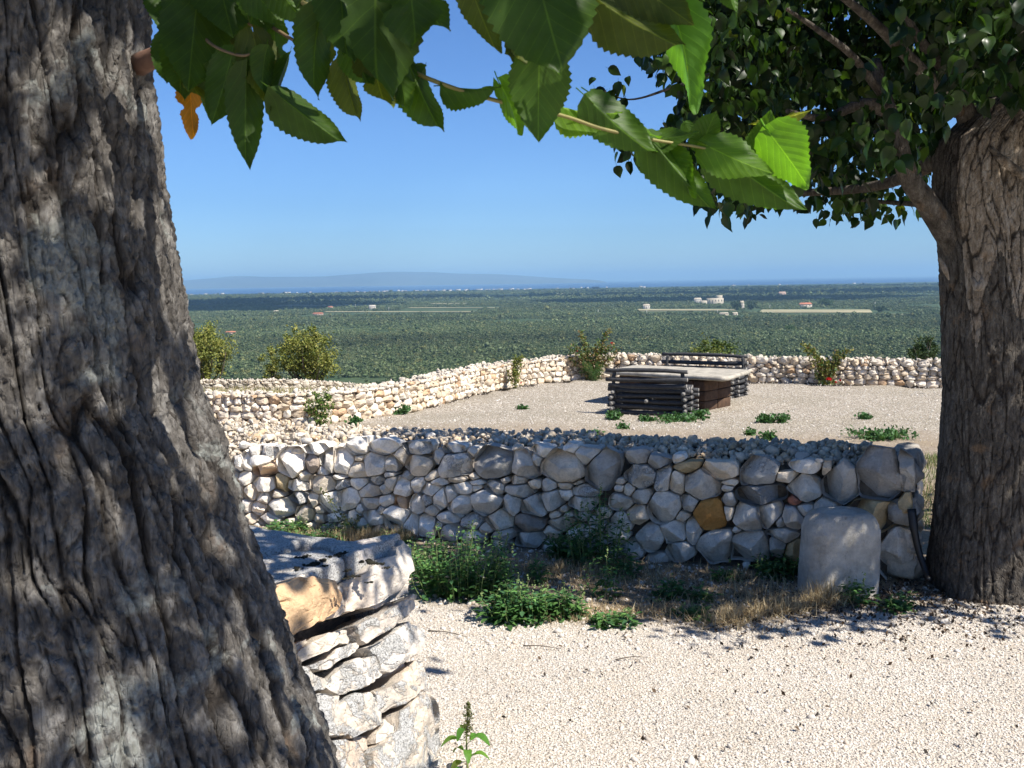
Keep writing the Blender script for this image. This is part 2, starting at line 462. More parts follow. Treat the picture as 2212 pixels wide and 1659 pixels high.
# sea
mw = Mat('sea_water'); mw.set((.012, .05, .13), .32, mw.bump(mw.noise(.02, 3, vec=mw.scalev((1, 3, 1))), .25, 2.0))
obj('sea', [(-120000, 6000, -61.2), (120000, 6000, -61.2), (120000, 95000, -61.2), (-120000, 95000, -61.2)], [(0, 1, 2, 3)], [mw.m])
tag(bpy.data.objects['sea'], kind='structure')

# far promontory beyond the bay: a ridge with flanks and spurs
hx = np.linspace(-16500, 1990, 240); hy = np.linspace(20500, 30000, 40)
HX, HY = np.meshgrid(hx, hy)
rpx = [-1500, 0, 300, 400, 520, 600, 700, 780, 850, 900, 950, 1050, 1130, 1220, 1280, 1300]
rh = [9, 12, 12, 11, 18, 17, 15, 19, 23, 21.5, 20.5, 16, 10.5, 4.8, 1.0, -7]
RH = np.interp(HX / 24500 * 2160 + 1106, rpx, rh) / 2160 * 24500 + 61
tt = (HY - 20500) / 9500
HZ = -61.5 + RH * np.sin(np.clip(tt / .42, 0, 1) * np.pi / 2) * (1 - .35 * np.clip((tt - .42) / .58, 0, 1)) * (1 + .10 * fbm(np.stack([HX, HY, HX * 0], -1) * .0009, 4, 31)) + 14 * fbm(np.stack([HX, HY, HX * 0], -1) * .0006, 3, 33) * sstep(0, .3, tt) - 6 * (1 - sstep(0, .06, tt))
ii = np.arange(39 * 240).reshape(39, 240)[:, :-1].ravel()
mh = Mat('far_hill'); mh.set(mh.ramp(mh.noise(.0011, 5, .6), [(.3, (.035, .05, .04)), (.7, (.085, .09, .075))]), .95)
obj('hills', np.stack([HX.ravel(), HY.ravel(), HZ.ravel()], 1), np.stack([ii, ii + 1, ii + 241, ii + 240], 1), [mh.m])
tag(bpy.data.objects['hills'], kind='structure')

# air: a closed box of thin even haze
mz = bpy.data.materials.new('haze'); mz.use_nodes = True; zt = mz.node_tree; zt.nodes.clear()
zv = zt.nodes.new('ShaderNodeVolumePrincipled'); zo = zt.nodes.new('ShaderNodeOutputMaterial')
zv.inputs['Color'].default_value = (.42, .72, 1.0, 1); zv.inputs['Density'].default_value = 7.0e-5
zv.inputs['Anisotropy'].default_value = 0.0
zt.links.new(zv.outputs[0], zo.inputs['Volume'])
b0, b1 = (-125000, -3000, -78), (125000, 98000, 330)
bv = [(x, y, z) for x in (b0[0], b1[0]) for y in (b0[1], b1[1]) for z in (b0[2], b1[2])]
hz = obj('haze', bv, [(0, 1, 3, 2), (4, 6, 7, 5), (0, 4, 5, 1), (2, 3, 7, 6), (0, 2, 6, 4), (1, 5, 7, 3)], [mz], smooth=False)
tag(hz, kind='stuff')

# fair-weather clouds over the plain, above the picture; they throw the dark bands on the groves
def ico(sub):
    import bmesh
    bm = bmesh.new(); bmesh.ops.create_icosphere(bm, subdivisions=sub, radius=1.0)
    v = np.array([x.co[:] for x in bm.verts]); f = [tuple(q.index for q in g.verts) for g in bm.faces]; bm.free(); return v, f
CV, CF = ico(5)
mc = Mat('cloud'); mc.set((.85, .86, .88), 1.0)
for k, (tx, ty, rx, ry) in enumerate([(-1650, 2950, 1100, 800), (-300, 4100, 1000, 420), (600, 2900, 520, 330), (1500, 4000, 1000, 520), (2500, 3300, 900, 360), (-200, 6300, 1500, 300), (2400, 6000, 1400, 280), (1000, 5000, 700, 160)]):
    zc = 1750.0; q = (zc + 60) / SUN[2]
    c = np.array([tx + SUN[0] * q, ty + SUN[1] * q, zc])
    v = CV * [rx, ry, 130] * (1 + .5 * fbm(CV * 2.2 + 7 * k, 4, 40 + k))[:, None]
    tag(obj('cloud', c + v, CF, [mc.m], loc=c), kind='structure')

# ------------------------------------------------------------------ plants as geometry
def quads(pts, size, up=.25, asp=.55, rng=RNG, fold=.12):
    """small folded leaves: 4 vertices, 2 triangles each"""
    n = len(pts); d = rng.normal(size=(n, 3)); d[:, 2] += up; d /= np.linalg.norm(d, axis=1)[:, None]
    s = np.cross(d, rng.normal(size=(n, 3))); s /= np.linalg.norm(s, axis=1)[:, None]
    nn = np.cross(d, s); L = (size * rng.uniform(.6, 1.25, n))[:, None]
    a = pts - d * L * .5; b = pts + s * L * asp * .5 + nn * L * fold; c = pts + d * L * .5; e = pts - s * L * asp * .5 + nn * L * fold
    V = np.stack([a, b, c, e], 1).reshape(-1, 3); i = np.arange(n)[:, None] * 4
    F = np.concatenate([i + [0, 1, 2], i + [0, 2, 3]], 1).reshape(-1, 3)
    return V, F
def crown_points(center, rad, n, clumps, rng=RNG, hollow=.45, csize=.22):
    c = rng.normal(size=(clumps, 3)); c /= np.linalg.norm(c, axis=1)[:, None]
    c *= (hollow + (1 - hollow) * rng.random(clumps) ** .6)[:, None]; c = c * np.array(rad) * (1 - csize * .6)
    k = rng.integers(0, clumps, n); sz = rng.uniform(.6, 1.5, clumps)[k]
    g = rng.normal(size=(n, 3)) * .55
    return np.asarray(center) + c[k] + g * (np.mean(rad) * csize) * sz[:, None], k
def foliage(name, parent, pts, k, size, colors, mat, **kw):
    V, F = quads(pts, size, **kw)
    cols = np.array(colors)[(k * 7 + RNG.integers(0, 2, len(k))) % len(colors)] * RNG.uniform(.75, 1.25, (len(k), 1))
    o = obj(name, V, F, [mat], parent, colors=np.repeat(cols, 4, 0), smooth=False)
    return tag(o, kind='stuff')
def limbs(base, tips, r0, rng=RNG, name='trunk', parent=None, mat=None, bend=.15):
    M_ = Mesh()
    for t in tips:
        t = np.asarray(t, float); b = np.asarray(base, float); L = np.linalg.norm(t - b)
        mid = [b + (t - b) * q + rng.normal(size=3) * L * bend * .4 * (q * (1 - q) * 4) for q in (0, .3, .6, 1)]
        mid[1][:2] = b[:2] + (mid[1][:2] - b[:2]) * .5
        M_.add(*tube_geo(spline(mid, 9), np.linspace(r0, r0 * .25, 9), 7))
    return M_.build(name, [mat], parent)
WOOD = mat_plain('twig_bark', (.10, .08, .06), .9, .35, 14, .6)
LEAF_FAR = mat_leaf('far_foliage', 'attr', False, .22, .7, (1.2, 1.3, .6))

# olive groves on the slope and plain
def olive_proto(seed):
    r = np.random.default_rng(seed)
    pts, k = crown_points((0, 0, 2.6), (2.3, 2.3, 1.7), 150, 12, r, .3, .30)
    V, F = quads(pts, 1.05, .4, .75, r)
    v2, f2 = ico(2); v2 = v2 * [1.6, 1.6, 1.2] * (1 + .35 * fbm(v2 * 1.7, 2, seed))[:, None] + [0, 0, 2.4]
    F = [tuple(q) for q in F] + [tuple(np.array(q) + len(V)) for q in f2]
    return proto('olive_tree', np.vstack([V, v2]), F, [OLIVE], smooth=False)
mo = Mat('olive_foliage')
oc = mo.ramp(mo.attr('tint', 'INSTANCER', 'Fac'), [(0, (.065, .095, .038)), (.5, (.105, .138, .060)), (.85, (.140, .170, .085)), (1, (.165, .17, .06))])
oc = mo.mix(1.0, oc, mo.ramp(mo.noise(.0035, 5, .6, vec=mo.scalev((.6, 1.5, 1))), [(.3, .60), (.5, 1.0), (.7, 1.45)]), 'MULTIPLY')
oc = mo.mix(1.0, oc, mo.ramp(mo.noise(.9, 3, .6), [(.3, .7), (.7, 1.25)]), 'MULTIPLY')
OLIVE = mo.set(oc, .8, spec=.2)
OL = [olive_proto(s) for s in (1, 2, 3)]
FIELDS = [  # dry stubble fields among the groves: (photo x0, x1, y_far, y_near)
    (1372, 1590, 667.5, 670.5), (1640, 1885, 668.5, 675), (700, 1030, 672.5, 673.8), (880, 1080, 664, 665), (600, 800, 659, 660), (930, 1010, 655, 656), (1200, 1300, 634, 635), (1730, 1800, 641, 642.5), (1040, 1140, 637, 638.5)]
fm = mat_plain('stubble_field', (.30, .27, .155), .95, .25, .01, 0)
field_boxes = []
for (xa, xb, yf, yn) in FIELDS:
    q = [on_z(xa, yn, -59.0), on_z(xb, yn, -59.0), on_z(xb - 6, yf, -59.0), on_z(xa + 6, yf, -59.0)]
    field_boxes.append((min(p[0] for p in q), max(p[0] for p in q), min(p[1] for p in q), max(p[1] for p in q)))
    o = obj('field', q, [(0, 1, 2, 3)], [fm]); tag(o, kind='structure')
for (px_, py_, w_) in [(1546, 656, 60), (1508, 653.5, 18), (1397, 667, 20), (1742, 664, 28), (1691, 638, 16), (1603, 667, 14), (1565, 681.5, 22), (1588, 681, 16), (1287, 625, 18), (804, 668, 18), (596, 676, 12), (686, 681, 24), (713, 667, 12), (497, 722, 24), (917, 640, 12)]:
    g_ = on_z(px_, py_, -60.0); wd = w_ / 2160 * g_[1]
    field_boxes.append((g_[0] - wd * .6, g_[0] + wd * .6, g_[1] - 40, g_[1] + wd * .6))
def grove(y0, y1, step, half, s0):
    n = int((y1 - y0) * (half * (y0 + y1)) / step ** 2)
    r = RNG.random(n); Y = np.sqrt(y0 ** 2 + r * (y1 ** 2 - y0 ** 2)); X = (RNG.random(n) * 2 - 1) * half * Y
    keep = np.ones(n, bool)
    for b in field_boxes: keep &= ~((X > b[0]) & (X < b[1]) & (Y > b[2] - 90) & (Y < b[3] + 6))
    gap = fbm(np.stack([X * .006, Y * .006, X * 0], -1), 3, 55)
    keep &= (gap > -.42)
    X, Y = X[keep], Y[keep]
    return np.stack([X, Y, terrain(X, Y) - .3], 1), s0 * (.55 + RNG.gamma(3, .17, len(X)))
A_ = [grove(75, 420, 7.0, .62, .9), grove(420, 1400, 4.2, .60, .58), grove(1400, 3200, 7.0, .58, .76), grove(3200, 6300, 22, .58, 1.5)]
gp = np.vstack([a[0] for a in A_]); gs = np.concatenate([a[1] for a in A_])
keep = gp[:, 1] > 60
gp, gs = gp[keep], gs[keep]
rt = np.zeros((len(gp), 3)); rt[:, 2] = RNG.random(len(gp)) * 6.3
scatter('olive_grove', gp, rt, np.stack([gs, gs, gs * RNG.uniform(.75, 1.15, len(gs))], 1), OL)

# farmhouses, tree clumps and poles on the plain
HOUSE_WALL = {}
def house(px, py, wpx, hpx, wall, roof, label, wings=0, nwin=3):
    g = on_z(px, py, -60.0); d = g[1]; w = wpx / 2160 * d; h = hpx / 2160 * d * .8; dp = w * .6
    t = thing('farmhouse', label, 'farmhouse', (g[0], d, -60.2), 'farmhouses scattered over the olive plain')
    x, y, z = t.location
    def box(x0, x1, y0, y1, z0, z1):
        return [(x0, y0, z0), (x1, y0, z0), (x1, y1, z0), (x0, y1, z0), (x0, y0, z1), (x1, y0, z1), (x1, y1, z1), (x0, y1, z1)], [(0, 1, 5, 4), (1, 2, 6, 5), (2, 3, 7, 6), (3, 0, 4, 7), (4, 5, 6, 7)]
    wm = Mesh(); wm.add(*box(x - w / 2, x + w / 2, y, y + dp, z, z + h))
    if wings: wm.add(*box(x - w * .95, x - w / 2, y + 1, y + dp * .7, z, z + h * .6)); wm.add(*box(x + w * .1, x + w * .45, y + dp * .2, y + dp * .8, z + h, z + h * 1.5))
    wm.build('wall', [mat_plain('farm_wall', wall, .9, .12, .3, 0)], t, smooth=False)
    e = w * .03; rz = h * .45
    R = [(x - w / 2 - e, y - e, z + h), (x + w / 2 + e, y - e, z + h), (x + w / 2 + e, y + dp + e, z + h), (x - w / 2 - e, y + dp + e, z + h), (x - w * .44, y + dp / 2, z + h + rz), (x + w * .44, y + dp / 2, z + h + rz)]
    if not wings: obj('roof', R, [(0, 1, 5, 4), (2, 3, 4, 5), (1, 2, 5), (3, 0, 4)], [mat_plain('roof_tiles', roof, .9, .15, .5, 0)], t, smooth=False)
    dk = mat_plain('dark_opening', (.05, .05, .05), .5, .1, 1, 0)
    for i in range(nwin):
        wx = x - w / 2 + w * (i + .6) / (nwin + .2); s = w / nwin * .14
        nm = 'door' if i == 1 else 'window'; z0 = z + (0 if i == 1 else h * .4)
        obj(nm, *box(wx - s, wx + s, y - .06, y + .1, z0, z + h * .72), [dk], t, smooth=False)
    return t
pale, cream, pink = (.40, .35, .27), (.44, .40, .34), (.40, .28, .22)
red = (.42, .16, .09)
for a in [(1546, 656, 34, 15, pale, pale, 'large pale flat-roofed farm buildings with wings near the middle of the plain', 1, 5),
          (1508, 653.5, 15, 9, cream, pale, 'small cream farmhouse just left of the large pale farm', 0, 3),
          (1397, 667, 14, 9, cream, pale, 'low cream farmhouse at the left end of the dry field', 0, 3),
          (1742, 664, 24, 9, pale, red, 'farmhouse with a red roof standing right of the dark tree clumps', 0, 3),
          (1691, 638, 14, 7, pink, pink, 'pinkish square house far out on the right of the plain', 0, 2),
          (1603, 667, 9, 15, cream, pale, 'tall pale house standing between two dark round trees', 0, 2),
          (1565, 681.5, 18, 6, pale, pale, 'long low tan shed below the dry field, left one of two', 0, 3),
          (1588, 681, 12, 6, pale, pale, 'short low tan shed below the dry field, right one of two', 0, 2),
          (1287, 625, 16, 5, cream, pale, 'tiny pale farmhouse near the coast left of centre of the plain', 0, 2),
          (804, 668, 14, 8, cream, cream, 'white house above the bushy tree behind the left wall', 0, 3),
          (596, 676, 10, 5, pale, pale, 'small tan house on the plain left of the bushy tree', 0, 2),
          (686, 681, 21, 5, pink, red, 'long building with red roof just above the bushy tree', 0, 4),
          (713, 667, 10, 5, pink, red, 'tiny red-roofed house behind the long red-roofed building', 0, 2),
          (497, 722, 20, 6, pink, red, 'red-roofed house showing over the left almond tree', 0, 3),
          (917, 640, 9, 5, cream, pale, 'tiny cream house near the left coast of the plain', 0, 2)]:
    house(*a)
# town along the coast: tiny pale blocks
T = Mesh()
for i in range(90):
    px = RNG.choice([RNG.uniform(400, 1250), RNG.uniform(780, 1150), RNG.uniform(400, 2020)]); Xw = (px - 1106) / 2160 * 7300
    Yw = coast_y(Xw) - RNG.uniform(40, 700) ** 1.0; w, dd, h = RNG.uniform(6, 26), RNG.uniform(8, 20), RNG.uniform(4, 10)
    z = -60
    v = [(Xw, Yw, z), (Xw + w, Yw, z), (Xw + w, Yw + dd, z), (Xw, Yw + dd, z), (Xw, Yw, z + h), (Xw + w, Yw, z + h), (Xw + w, Yw + dd, z + h), (Xw, Yw + dd, z + h)]
    T.add(v, [(0, 1, 5, 4), (1, 2, 6, 5), (2, 3, 7, 6), (3, 0, 4, 7), (4, 5, 6, 7)], RNG.choice([.22, .32, .45]) * np.array([1, .95, .88]))
mt = Mat('town_wall'); mt.set(mt.attr('col'), .9)
tag(T.build('coastal_town', [mt.m], smooth=False), kind='stuff')
def far_tree(px, py, wpx, hpx, label, cols):
    g = on_z(px, py, -60.0); d = g[1]; w = wpx / 2160 * d; h = hpx / 2160 * d
    t = thing('tree', label, 'tree', (g[0], d, -60.2), 'large trees standing out of the olive groves')
    limbs(g, [g + [0, 0, h * .5]], w * .05, name='trunk', parent=t, mat=WOOD)
    pts, k = crown_points((g[0], d, -60 + h * .52), (w / 2, w / 2, h * .46), 900, 26, hollow=.3, csize=.26)
    foliage('crown', t, pts, k, w * .10, cols, LEAF_FAR, up=.5)
dg = [(.022, .045, .018), (.035, .062, .022)]
for a in [(1590, 669, 30, 20, 'dark round tree left of the tall pale house on the plain', dg), (1622, 669, 26, 20, 'dark round tree right of the tall pale house on the plain', dg),
          (1783, 662, 36, 16, 'wide mid-green tree on the plain right of the red-roofed farmhouse', [(.05, .09, .025), (.06, .10, .03)]),
          (1903, 675, 26, 15, 'dark tree on the plain nearest the right-hand trunk', dg), (1707, 716, 26, 14, 'bright green bushy tree low on the plain, left of the pale pole', [(.06, .11, .025), (.08, .13, .03)]),
          (1745, 717, 20, 10, 'yellow-green bush on the plain behind the right rose bush', [(.08, .12, .03), (.10, .13, .03)]),
          (493, 646, 14, 7, 'dark tree on the skyline of the plain beside the left trunk', dg), (1405, 656, 12, 8, 'tiny dark tree left of the cream farmhouse', dg)]:
    far_tree(*a)
mp = mat_plain('pole_concrete', (.5, .48, .44), .9, .1, 1, 0)
for i, (px, py, hpx) in enumerate([(1397, 680, 11), (1550, 680, 12), (1292, 678, 9), (1663, 668, 9), (1890, 662, 10), (1730, 686, 8), (840, 672, 9), (768, 666, 9)]):
    g = on_z(px, py, -60.0); d = g[1]; h = hpx / 2160 * d
    t = thing('utility_pole', 'thin pale utility pole rising from the olive groves' if 0 else ['pale utility pole in line with the left rose bush, left of the dry field', 'utility pole below the large pale farm', 'leftmost of the utility poles right of centre', 'utility pole just above the dry field', 'utility pole beyond the groves near the right-hand trunk', 'short utility pole below the right end of the dry field', 'utility pole behind the white house on the left plain', 'utility pole left of the white house on the left plain'][i], 'utility pole', (g[0], d, -60.5), 'utility poles on the plain')
    v, f = tube_geo([(g[0], d, -60.5), (g[0], d, -60 + h)], [.45, .3], 6); obj('pole', v, f, [mp], t)
    v, f = tube_geo([(g[0] - h * .12, d, -60 + h * .93), (g[0] + h * .12, d, -60 + h * .93)], .2, 5); obj('crossarm', v, f, [mp], t)

# ------------------------------------------------------------------ trees and bushes behind the terrace
def bush_tree(px0, px1, ptop, Y, label, name, cols, n=5200, cat='tree', sub=None, leaf=.14, hbelow=1.2, clumps=60):
    a, b = on_y(px0, ptop, Y), on_y(px1, ptop, Y); cx = (a[0] + b[0]) / 2; w = (b[0] - a[0]) / 2
    top = a[2]; zg = float(terrain(cx, Y)); H = top - zg
    t = thing(name, label, cat, (cx, Y, zg))
    cz = zg + H * .58
    pts, k = crown_points((cx, Y, cz), (w * 1.0, w * .9, H * .42), n, clumps, hollow=.25, csize=.17)
    # branchlets first, then leaves gathered on them
    tips = pts[RNG.integers(0, len(pts), 16)]
    limbs((cx, Y, zg), tips, w * .055, name='trunk', parent=t, mat=WOOD)
    foliage('crown', t, pts, k, leaf, cols, LEAF_FAR, up=.3)
    return t
yg = [(.17, .19, .04), (.23, .24, .05), (.13, .16, .04), (.27, .26, .07)]
bush_tree(596, 736, 697, 47, 'rounded yellow-green almond tree behind the grey dry-stone wall', 'almond_tree', yg, 8000, clumps=110)
bush_tree(554, 612, 742, 46.5, 'small thin yellow-green sapling at the left foot of the almond tree', 'almond_sapling', yg, 1300, leaf=.12, clumps=26)
bush_tree(372, 506, 700, 47, 'yellow-green almond tree half hidden behind the near trunk', 'almond_tree', yg, 7000, clumps=80)
gg = [(.07, .11, .03), (.11, .15, .035), (.17, .18, .04)]
bush_tree(1472, 1600, 722, 33, 'green bush rising over the far wall behind the log bench', 'bush', gg, 4200, 'bush', leaf=.10)
bush_tree(1958, 2036, 722, 34, 'dark green shrub behind the far wall beside the right-hand trunk', 'shrub', [(.03, .055, .02), (.05, .08, .025)], 2600, 'shrub', leaf=.09)
bush_tree(940, 985, 806, 35, 'small yellowish bush peeping over the left run of the far wall', 'bush', yg, 900, 'bush', leaf=.09, clumps=14)

# ================================================================== dry-stone work
def shape_poly(cx, cy, w, h, n=20, rng=RNG, sq=4.0, rough=.14, slope=0.0):
    m = int(rng.integers(5, 9)); a = (np.arange(m) + rng.uniform(-.32, .32, m)) / m * 2 * np.pi + rng.uniform(0, 6.28)
    ca, sa = np.cos(a), np.sin(a)
    r = (np.abs(ca) ** sq + np.abs(sa) ** sq) ** (-1 / sq) * 1.06 * (1 + rough * rng.uniform(-1, 1, m))
    x, y = r * ca * w / 2, r * sa * h / 2
    return np.stack([cx + x, cy + y + slope * x], 1)
def clip_half(P, p0, nrm):           # keep the side where (p-p0).nrm <= 0
    out = []; n = len(P); d = (P - p0) @ nrm
    for i in range(n):
        j = (i + 1) % n
        if d[i] <= 0: out.append(P[i])
        if (d[i] <= 0) != (d[j] <= 0): out.append(P[i] + (P[j] - P[i]) * (d[i] / (d[i] - d[j])))
    return np.array(out).reshape(-1, 2)
def pack(stones, grow=1.12, gap=2.0, n=20, rng=RNG):
    """each stone: cx, cy, w, h; neighbours are cut against each other along their common joint"""
    S = np.array([[s[0], s[1], s[2], s[3]] for s in stones], float); out = []
    for i, (cx, cy, w, h) in enumerate(S):
        P = shape_poly(cx, cy, w * grow, h * grow, n, rng)
        d = S[:, :2] - S[i, :2]; reach = np.hypot(*((S[:, 2:] + S[i, 2:]) * .62).T)
        for j in np.nonzero((np.hypot(*d.T) < reach))[0]:
            if j == i: continue
            v = d[j]; L = np.hypot(*v) + 1e-6; e = v / L
            ri = 1 / math.hypot(e[0] / (w / 2), e[1] / (h / 2)); rj = 1 / math.hypot(e[0] / (S[j, 2] / 2), e[1] / (S[j, 3] / 2))
            # joint normal leans towards the flatter stone's face
            m = e / np.array([(w + S[j, 2]) / 2, (h + S[j, 3]) / 2]); m = unit(m)
            p0 = S[i, :2] + e * (L * ri / (ri + rj)) - m * gap / 2
            if len(P): P = clip_half(P, p0, m)
            if len(P) < 3: break
        out.append(P if len(P) >= 3 else None)
    return out
def resample(P, n, soft=1):
    Q = np.vstack([P, P[:1]]); L = np.concatenate([[0], np.cumsum(np.hypot(*np.diff(Q, axis=0).T))])
    t = np.linspace(0, L[-1], n, endpoint=False)
    R = np.stack([np.interp(t, L, Q[:, 0]), np.interp(t, L, Q[:, 1])], 1)
    for _ in range(soft): R = .25 * np.roll(R, 1, 0) + .5 * R + .25 * np.roll(R, -1, 0)
    return R
RINGS_FINE = [(.6, -1.0), (.92, -.75), (1.0, -.35), (1.0, -.05), (.985, .12), (.955, .23), (.91, .30), (.85, .345), (.77, .365), (.68, .375), (.58, .385), (.47, .39), (.36, .395), (.24, .40), (.12, .40)]
RINGS_LOW = [(.7, -.9), (1.0, -.3), (.985, .12), (.86, .32), (.45, .39)]
def rock_geo(P3, u, v, nrm, rings, depth, bulge, chip=.5, nz=1.0, seed=0, rng=RNG, nchip=8, fine=0.0):
    """a stone whose seen outline is the polygon P3 (world points in the wall's face plane)"""
    c = P3.mean(0); rel = P3 - c; a = rel @ u; b = rel @ v; size = math.sqrt(abs(np.sum(a * np.roll(b, -1) - b * np.roll(a, -1)) / 2))
    V = []; m = len(P3)
    tilt = rng.normal(size=2) * .16
    planes = [(unit(rng.normal(size=2)), rng.uniform(-.25, .7), rng.uniform(.25, 1.2) * (1 if nchip < 10 else .6)) for _ in range(nchip)]
    for s, o in rings:
        x, y = a * s, b * s
        if o < 0: z = np.full(m, o * depth)
        else:
            z = np.full(m, o * bulge / .4) + (tilt[0] * x + tilt[1] * y) * (1.0 if s < .97 else .4)
            for (dv, off, sl) in planes:      # chipped facets
                lim = bulge * 1.15 - sl * chip * np.maximum(0, (x * dv[0] + y * dv[1]) - off * size * .45)
                z = np.minimum(z, lim)
        V.append(c + x[:, None] * u + y[:, None] * v + z[:, None] * nrm)
    V.append((V[-1].mean(0))[None]); V = np.concatenate(V)
    q = V * (3.0 / max(size, .03)) ; amp = size * .085 * nz
    V = V + np.stack([fbm(q, 3, 60 + seed), fbm(q, 3, 70 + seed), fbm(q, 3, 80 + seed)], 1) * amp
    if fine:
        uu, vv = V @ u * 16 + seed, V @ v * 22; uu = uu + .5 * fbm(V * 9, 2, 5); dd_, cid = worley(uu, vv, 30 + seed)
        V = V + nrm * ((cid - .5) * 1.1 - .5 * (1 - np.clip(dd_ / .12, 0, 1)) + .5 * fbm(V * 60, 3, 6))[:, None] * fine
    F = []
    for r in range(len(rings) - 1):
        for k in range(m): F.append((r * m + k, r * m + (k + 1) % m, (r + 1) * m + (k + 1) % m, (r + 1) * m + k))
    r = len(rings) - 1
    for k in range(m): F.append((r * m + k, r * m + (k + 1) % m, len(V) - 1))
    F.append(tuple(range(m))[::-1])
    return V, F
STONE_COL = {'w': (.78, .72, .63), 'g': (.60, .555, .485), 't': (.68, .585, .46), 'd': (.40, .38, .345), 'D': (.29, .285, .275), 'y': (.52, .40, .23), 'O': (.50, .25, .07), 'o': (.58, .42, .28), 'b': (.38, .31, .25), 'r': (.48, .2, .13)}
def scol(k, rng=RNG): return np.array(STONE_COL[k]) * rng.uniform(.88, 1.1)
def fix_winding(P, u, v, ctr):
    a = (P - ctr) @ u; b = (P - ctr) @ v
    return P if np.sum(a * np.roll(b, -1) - b * np.roll(a, -1)) > 0 else P[::-1]
def rocks_lying(name, parent, pts, sizes, mats, flat=.5, proto_n=0, cols=None, rng=RNG):
    pass
def loose_rock(seed, sub=2, flat=.6):
    v, f = ico(sub); r = np.random.default_rng(seed)
    v = v * [1, r.uniform(.6, .95), flat * r.uniform(.7, 1.1)]
    for _ in range(9):
        n = unit(r.normal(size=3)); lim = r.uniform(.42, .78); d = v @ n; v = v - np.maximum(0, d - lim)[:, None] * n
    return v * (1 + .10 * fbm(v * 2 + seed, 2, seed))[:, None], f

# ---- near wall: foot line WALL_A..WALL_B, seen stones one by one
W3 = np.array([WDIR[0], WDIR[1], 0]); UP = np.array([0, 0, 1.0]); WN = np.array([WDIR[1], -WDIR[0], 0])    # WN points at the viewer
P0 = np.array([WALL_B[0], WALL_B[1], 0.0])
NS = []
def crop(ox, oy, s, rows):
    for (cx, cy, w, h, c) in rows:
        k = 2212 / 2592
        NS.append(((ox + cx / s) * k, (oy + cy / s) * k, w / s * k, h / s * k, c))
crop(580, 1060, 4.424, [(90, 520, 130, 170, 'w'), (200, 480, 140, 190, 'w'), (285, 395, 130, 150, 'w'), (430, 380, 190, 150, 'w'), (395, 550, 260, 190, 'o'), (685, 500, 320, 310, 'w'), (925, 500, 165, 190, 'b'),
 (1090, 480, 170, 250, 'g'), (1265, 480, 220, 260, 'w'), (970, 350, 260, 110, 'w'), (1040, 585, 95, 115, 'w'), (1445, 575, 170, 195, 't'), (1435, 330, 205, 180, 'w'), (1710, 330, 310, 150, 'w'),
 (1620, 510, 235, 250, 'w'), (1810, 510, 140, 210, 'g'), (1920, 430, 115, 170, 't'), (2100, 340, 255, 125, 'g'), (2110, 530, 270, 260, 't'), (170, 670, 155, 150, 'w'), (380, 735, 250, 155, 'w'),
 (580, 710, 150, 180, 'y'), (770, 740, 250, 130, 'w'), (835, 650, 130, 105, 't'), (1030, 720, 270, 210, 't'), (1240, 655, 220, 60, 'g'), (1280, 730, 145, 105, 'w'), (1440, 720, 195, 125, 'w'),
 (1655, 690, 185, 95, 'g'), (1810, 720, 115, 150, 't'), (1940, 770, 190, 220, 'w'), (2010, 640, 120, 80, 'g'), (1795, 625, 145, 60, 'g'), (240, 820, 130, 170, 't'), (100, 820, 80, 165, 't'),
 (380, 890, 145, 120, 'w'), (520, 850, 145, 85, 't'), (785, 880, 195, 125, 'g'), (935, 920, 125, 165, 't'), (1110, 940, 225, 210, 'w'), (1330, 900, 215, 260, 'w'), (1570, 810, 240, 135, 'g'),
 (1740, 800, 115, 130, 'g'), (1760, 910, 155, 135, 'w'), (1910, 930, 125, 150, 'o'), (1585, 950, 195, 135, 'g'), (180, 990, 135, 125, 'w'), (325, 1000, 165, 135, 'w'), (555, 990, 235, 180, 'g'),
 (860, 1070, 170, 170, 't'), (1005, 1020, 115, 90, 't'), (995, 1120, 115, 120, 't'), (1190, 1100, 255, 95, 'w'), (1390, 1100, 145, 160, 'g'), (1460, 1010, 70, 90, 'w'), (1610, 1100, 210, 150, 'w'),
 (1685, 1025, 80, 70, 'w'), (1860, 1080, 290, 220, 'w'), (440, 1140, 190, 130, 'w'), (1290, 1220, 130, 115, 't'), (1480, 1180, 145, 125, 'w'), (1650, 1270, 170, 110, 't'), (2040, 1200, 150, 250, 'w'),
 (230, 1120, 110, 110, 't'), (700, 1180, 150, 100, 't'), (900, 1210, 150, 90, 't'), (1100, 1230, 130, 90, 'g'), (1850, 1290, 150, 80, 'w'), (600, 1250, 160, 100, 't'), (300, 1240, 150, 100, 'g'), (800, 1300, 180, 80, 'w'), (1250, 1320, 200, 80, 't'), (2020, 1380, 140, 90, 'g'), (1450, 1340, 170, 90, 'w')])
